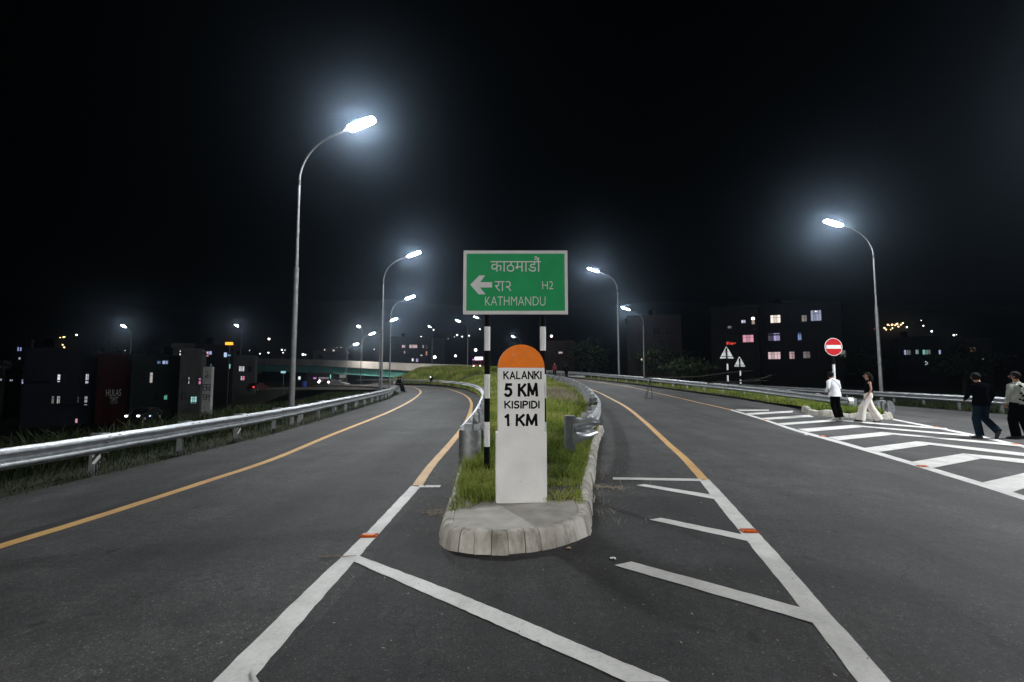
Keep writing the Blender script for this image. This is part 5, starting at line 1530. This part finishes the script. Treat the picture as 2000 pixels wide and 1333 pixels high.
def hand(b, wr, el, side):
    """palm and five fingers"""
    d = (wr - el).normalized(); w = Vector((1, 0, 0)); w = (w - d * w.dot(d)).normalized(); nrm = d.cross(w)
    b.tube([wr - d * .02, wr + d * .04, wr + d * .085], [.024, .036, .034], 8, flat=.55)
    for k, ln in enumerate((.062, .074, .070, .055)):
        s = wr + d * .078 + nrm * (k - 1.5) * .017
        b.tube([s, s + d * ln * .55 + w * -side * .006, s + d * ln - w * side * .02], [.0085, .008, .0065], 6)
    t = wr + d * .03 + nrm * -.03
    b.tube([t, t + d * .03 - nrm * .022, t + d * .065 - nrm * .025], [.011, .010, .008], 6)
def person(loc, rz, hgt, pose, label, shirt, trousers, shoes, sleeve='long', hem=.84, shirt_r=(.165, .115), flare=1.0, leg_r=(.095, .075, .06), hair='short', skin=SKIN, look=0.0, extra=None, small=False):
    J = {k: Vector(pose.get(k, v)) for k, v in BASE.items()}
    sc = hgt / 1.735
    root = empty('person', loc, rz, label, 'person')
    root.scale = (sc, sc, sc)
    names = list(BASE); idx = {k: i for i, k in enumerate(names)}
    me = skin_body([J[k] for k in names], [(idx[a], idx[c]) for a, c in EDG], [RAD[k] for k in names], idx['pelvis'])
    me.materials.clear(); me.materials.append(skin)
    hd = J['head']
    f = Vector((math.sin(look), math.cos(look), 0)); sd = Vector((f.y, -f.x, 0))
    if not small:
        b = MB(); hand(b, J['wrl'], J['ell'], -1); hand(b, J['wrr'], J['elr'], 1)
        # nose, ears, lips
        b.tube([hd + f * .082 + Vector((0, 0, .02)), hd + f * .108 - Vector((0, 0, .018)), hd + f * .085 - Vector((0, 0, .026))], [.010, .015, .012], 6)
        for s in (-1, 1): b.sphere(hd + sd * s * .086 - Vector((0, 0, .005)), .026, 6, 5, (.45, .8, 1.2))
        b.tube([hd + f * .078 - sd * .022 - Vector((0, 0, .055)), hd + f * .086 - Vector((0, 0, .055)), hd + f * .078 + sd * .022 - Vector((0, 0, .055))], [.006, .009, .006], 6)
        m2 = b.mesh('tmp', skin, smooth=True)
        bm_ = bmesh.new(); bm_.from_mesh(me); bm_.from_mesh(m2); bm_.to_mesh(me); bm_.free()
    for p in me.polygons: p.use_smooth = True
    link('body', me, root)
    if not small:
        e = MB()
        for s in (-1, 1): e.sphere(hd + f * .078 + sd * s * .032 + Vector((0, 0, .018)), .011, 6, 5)
        e.build('eyes', BLACK_P, root)
    # trousers: hips plus two legs
    t = MB()
    pv = J['pelvis']
    t.loft([ringd(pv + Vector((0, 0, .10)), (0, 0, 1), .150, .110, 14), ringd(pv, (0, 0, 1), .168, .125, 14), ringd(pv - Vector((0, 0, .09)), (0, 0, 1), .165, .118, 14)])
    for s in 'lr':
        hp, kn, an = J['hp' + s], J['kn' + s], J['an' + s]
        end = an + (an - kn).normalized() * .01
        t.tube([hp + Vector((0, 0, .04)), hp.lerp(kn, .4), kn, kn.lerp(an, .5), end], [leg_r[0] + .006, leg_r[0] * .92, leg_r[1], (leg_r[1] + leg_r[2]) / 2, leg_r[2]], 12)
    t.build('trousers', trousers, root, smooth=True)
    for s in 'lr':
        an, to = J['an' + s], J['to' + s]
        d = (to - an)
        heel = an - Vector((d.x, d.y, 0)).normalized() * .045 + Vector((0, 0, -.045))
        MB().tube([heel, an + Vector((0, 0, -.02)) * 1 + d * .15, an + d * .6 + Vector((0, 0, -.01)), to + d.normalized() * .05], [.036, .05, .047, .03], 8, flat=.9).build('shoe', shoes, root, smooth=True)
    # shirt
    g = MB(); ch, spn, nk = J['chest'], J['spine'], J['neck']
    rx, ry = shirt_r
    hem_c = pv + (pv - spn).normalized() * max(0, (pv.z - hem))
    if hem >= pv.z: hem_c = spn.lerp(pv, (spn.z - hem) / (spn.z - pv.z))
    g.loft([ringd(hem_c, (spn - pv), rx * flare, ry * 1.12 * flare, 16), ringd(spn.lerp(hem_c, .5), (ch - pv), rx * (1 + flare) / 2 * .98, ry * 1.04 * (1 + flare) / 2, 16), ringd(spn, (ch - pv), rx * .95, ry, 16), ringd(ch, (nk - spn), rx * 1.08, ry * 1.08, 16),
            ringd(ch.lerp(nk, .62), (nk - ch), rx * .98, ry * .82, 16), ringd(ch.lerp(nk, .88), (nk - ch), rx * .52, ry * .66, 16), ringd(nk + Vector((0, 0, .005)), (nk - ch), .066, .064, 16)])
    if sleeve != 'none':
        for s in 'lr':
            a, e_, w_ = J['sh' + s], J['el' + s], J['wr' + s]
            pts = [a + (ch - a) * .42 + Vector((0, 0, -.01)), a + (ch - a) * .14 + Vector((0, 0, -.02)), a.lerp(e_, .16), a.lerp(e_, .55), e_] + ([e_.lerp(w_, .6), w_] if sleeve == 'long' else [])
            rr = [.055, .068, .070, .060, .054] + ([.05, .043] if sleeve == 'long' else [])
            g.tube(pts, rr, 12)
    g.build('shirt', shirt, root, smooth=True)
    hb = MB()
    if hair == 'short':
        hb.sphere(hd - f * .018 + Vector((0, 0, .018)), .108, 12, 8, (.95, 1.02, 1.0))
    else:
        hb.sphere(hd - f * .02 + Vector((0, 0, .025)), .103, 12, 8, (1, 1.05, 1))
        hb.tube([hd - f * .06 + Vector((0, 0, .03)), hd - f * .10 - Vector((0, 0, .08)), hd - f * .10 - Vector((0, 0, .2)), hd - f * .085 - Vector((0, 0, .27))], [.08, .085, .07, .03], 10)
    # cut the hair away from the face
    hm = hb.mesh('hair', HAIR, smooth=True)
    bm_ = bmesh.new(); bm_.from_mesh(hm)
    kill = [v for v in bm_.verts if (v.co - hd).dot(f) > .045 and v.co.z < hd.z + .055]
    bmesh.ops.delete(bm_, geom=kill, context='VERTS'); bm_.to_mesh(hm); bm_.free()
    link('hair', hm, root)
    if extra: extra(root, J)
    return root

CL_WHITE = mat('white_cotton', (.66, .67, .70), .85, noise=.12, nscale=9, bump=.3, bscale=7)
CL_CREAM = mat('cream_twill', (.62, .58, .54), .85, noise=.12, nscale=7, bump=.4, bscale=6)
CL_BLACK = mat('black_cloth', (.003, .003, .0035), 1, spec=.0)
CL_NAVY = mat('dark_navy_cloth', (.002, .0024, .0036), 1, spec=.0)
CL_JEAN = mat('blue_denim', (.006, .013, .022), .95, spec=.04, noise=.35, nscale=8)
CL_PALE = mat('pale_print_cloth', (.27, .285, .255), .85, noise=.25, nscale=7)
SH_WHITE = mat('white_shoe', (.6, .6, .58), .6)
SH_DARK = mat('dark_shoe', (.03, .028, .028), .6)

# man in a white shirt, standing with weight on one leg, back to the camera, cross-body strap
q = gp(1633, 820)
def strap(root, J):
    ch = J['chest']
    MB().tube([ch + Vector((-.09, -.06, .12)), ch + Vector((-.02, -.142, .04)), ch + Vector((.1, -.15, -.1)), ch + Vector((.17, -.10, -.19))], .012, 6, flat=.5).build('bag_strap', CL_BLACK, root)
person((q.x, q.y, q.z), R(14), 1.74, dict(chest=(-.01, .04, 1.31), neck=(.0, .09, 1.45), jaw=(0, .135, 1.515), head=(.0, .145, 1.585), crown=(.0, .135, 1.65), shl=(-.19, .05, 1.39), shr=(.185, .04, 1.39),
       ell=(-.27, .0, 1.14), wrl=(-.21, .16, 1.0), elr=(.255, .02, 1.13), wrr=(.19, .2, 1.02), hpl=(-.09, .0, .9), knl=(-.03, .06, .50), anl=(.02, -.02, .085), tol=(.0, .13, .03), knr=(.11, -.0, .5), anr=(.13, -.1, .10), tor=(.17, .04, .05)),
       'man in a loose white shirt with a shoulder strap and black trousers, back turned', CL_WHITE, CL_BLACK, SH_WHITE, hem=.83, shirt_r=(.185, .13), flare=1.22, leg_r=(.092, .08, .075), extra=strap, look=.3)
# woman striding past in wide white trousers
q = gp(1699, 826)
def bag(root, J):
    w = J['wrl']
    MB().tube([w + Vector((0, .02, -.05)), w + Vector((0, .05, -.22))], [.03, .028], 8).build('water_bottle', mat('clear_bottle', (.6, .65, .7), .1, spec=.7), root)
    r = J['shr']
    MB().loft([ringd(r + Vector((.03, -.07, -.06)), (0, 0, 1), .05, .06), ringd(r + Vector((.05, -.12, -.28)), (0, 0, 1), .10, .09), ringd(r + Vector((.05, -.15, -.5)), (0, 0, 1), .13, .10), ringd(r + Vector((.06, -.20, -.66)), (0, 0, 1), .07, .09)]).build('black_jacket', CL_BLACK, root, smooth=True)
    for s in (-1, 1):
        MB().tube([J['chest'] + Vector((s * .09, -.11, .0)), J['neck'] + Vector((s * .09, -.02, -.02)), J['chest'] + Vector((s * .08, .11, .02))], .009, 6).build('shoulder_strap', CL_BLACK, root)
def tank_top(root, J): bag(root, J)
person((q.x, q.y, q.z), R(72), 1.70, dict(wrl=(-.25, .14, .90), ell=(-.26, .0, 1.14), wrr=(.22, -.10, .92), elr=(.25, -.12, 1.16), chest=(0, -.01, 1.31),
       knl=(-.10, .22, .52), anl=(-.10, .30, .10), tol=(-.11, .46, .07), hpl=(-.09, .02, .9), knr=(.09, -.10, .49), anr=(.09, -.30, .115), tor=(.09, -.18, .04)),
       'woman striding in a black strappy top and wide white trousers with long dark hair', CL_BLACK, CL_CREAM, SH_DARK, sleeve='none', hem=1.0, shirt_r=(.148, .105), leg_r=(.105, .115, .135), hair='long', skin=mat('skin_tan', (.36, .19, .13), .6), extra=tank_top)
# man in a dark sweater and jeans, one heel lifted
q = gp(1922, 857)
person((q.x, q.y, q.z), R(-4), 1.72, dict(neck=(0, .04, 1.46), jaw=(-.02, .08, 1.525), head=(-.03, .10, 1.60), crown=(-.035, .10, 1.66), ell=(-.28, .04, 1.14), wrl=(-.22, .2, 1.02), elr=(.28, -.02, 1.13), wrr=(.25, .08, .93),
       knl=(-.12, .04, .5), anl=(-.11, -.02, .085), tol=(-.13, .14, .03), knr=(.15, .12, .52), anr=(.21, -.16, .21), tor=(.22, -.10, .06)),
       'man in a black sweater and blue jeans walking off with one heel raised', CL_NAVY, CL_JEAN, SH_DARK, hem=.86, shirt_r=(.19, .13), flare=1.1, leg_r=(.098, .09, .085))
# person in the pale printed top
q = gp(1994, 858)
def printp(root, J):
    ch = J['chest']
    for k, (x, z, s) in enumerate(((-.06, .06, .05), (-.02, .03, .04), (.05, -.02, .06), (-.04, -.14, .05), (.02, -.2, .07), (.08, -.17, .05), (.0, -.32, .06), (-.08, -.3, .05))):
        MB().sphere(ch + Vector((x, -.128 + abs(x) * .2, z)), s, 7, 5, (1, .18, .5)).build('dark_print', CL_BLACK, root)
person((q.x, q.y, q.z), R(6), 1.73, dict(wrl=(-.26, .06, .93), ell=(-.28, -.02, 1.16), head=(-.01, .03, 1.62), knl=(-.12, .06, .5), anl=(-.15, -.02, .085), tol=(-.2, .12, .03), knr=(.12, 0, .5), anr=(.16, -.1, .1)),
       'person in a pale long sleeved top with dark print and black trousers', CL_PALE, CL_BLACK, SH_DARK, hem=.90, shirt_r=(.175, .12), leg_r=(.105, .1, .1), look=-.6, extra=printp)
# distant people
def far_person(px, py, Y, z, rz, hgt, pose, label, shirt, trou, extra=None):
    x = (px - 1000) / FPX * Y
    return person((x, Y, z), rz, hgt, pose, label, shirt, trou, SH_DARK, small=True, extra=extra)
def phone(root, J):
    MB().sphere(J['chest'] + Vector((-.05, -.2, -.02)), .085, 8, 6).build('lit_phone', glow((1, .85, .75), 5), root)
far_person(842.5, 753, 69, .02, R(0), 1.72, dict(wrl=(-.1, -.2, 1.25), ell=(-.26, -.08, 1.16)), 'distant person in black holding a lit phone by the bend', CL_BLACK, CL_BLACK, phone)
sit = dict(pelvis=(0, 0, .70), spine=(0, .02, .90), chest=(0, .08, 1.08), neck=(0, .13, 1.22), jaw=(0, .16, 1.29), head=(0, .17, 1.365), crown=(0, .16, 1.42), shl=(-.18, .08, 1.16), shr=(.18, .08, 1.16), ell=(-.23, .14, .92), elr=(.23, .14, .92), wrl=(-.12, .32, .86), wrr=(.12, .32, .86),
           hpl=(-.09, .03, .68), hpr=(.09, .03, .68), knl=(-.11, .36, .56), knr=(.11, .36, .56), anl=(-.11, .42, .1), anr=(.11, .5, .1), tol=(-.12, .56, .04), tor=(.12, .64, .04))
far_person(776.5, 763, 44.9, .0, R(-70), 1.72, sit, 'person with a pale bag sitting on the end of the long guard rail', CL_NAVY, CL_NAVY,
           lambda r, J: MB().box((-.1, -.28, .9), (.24, .2, .26)).build('pale_bag', CL_CREAM, r, bevel=.04))
far_person(780.5, 763, 43.8, .0, R(-70), 1.75, sit, 'taller person in dark clothes sitting beside the bag carrier on the guard rail', CL_BLACK, CL_NAVY)
far_person(1083, 730, 52, float(zr(52)), R(170), 1.72, {}, 'distant person in dark red standing on the main road before the reddish house', mat('dark_red_cloth', (.09, .012, .014), .85), CL_BLACK)
far_person(1106, 733, 48, float(zr(48)), R(20), 1.70, dict(neck=(0, .1, 1.44), head=(0, .16, 1.58), jaw=(0, .14, 1.51), crown=(0, .15, 1.64)), 'distant person in black bending slightly on the main road', CL_BLACK, CL_BLACK)
far_person(889, 716, 90.0, 2.55, R(90), 1.7, {}, 'distant person in dark clothes walking along the bridge parapet', CL_BLACK, CL_BLACK)
far_person(894.5, 716, 90.3, 2.55, R(90), 1.55, {}, 'shorter distant companion walking along the bridge parapet', CL_BLACK, CL_NAVY)

# ------------------------------------------------------------------ night haze
hz = MB().box((0, 320, 66), (1990, 800, 146)).build('haze', [])
hm = bpy.data.materials.new('haze_air'); hm.use_nodes = True
nt = hm.node_tree
for nd in list(nt.nodes):
    if nd.type == 'BSDF_PRINCIPLED': nt.nodes.remove(nd)
pv_ = nt.nodes.new('ShaderNodeVolumePrincipled')
pv_.inputs['Color'].default_value = (.58, .77, 1, 1)
pv_.inputs['Density'].default_value = HAZE_DENSITY
pv_.inputs['Anisotropy'].default_value = HAZE_G
nt.links.new(pv_.outputs[0], nt.nodes['Material Output'].inputs['Volume'])
hz.data.materials.clear(); hz.data.materials.append(hm)
tag(hz, 'thin night haze in the air', 'haze', kind='stuff')
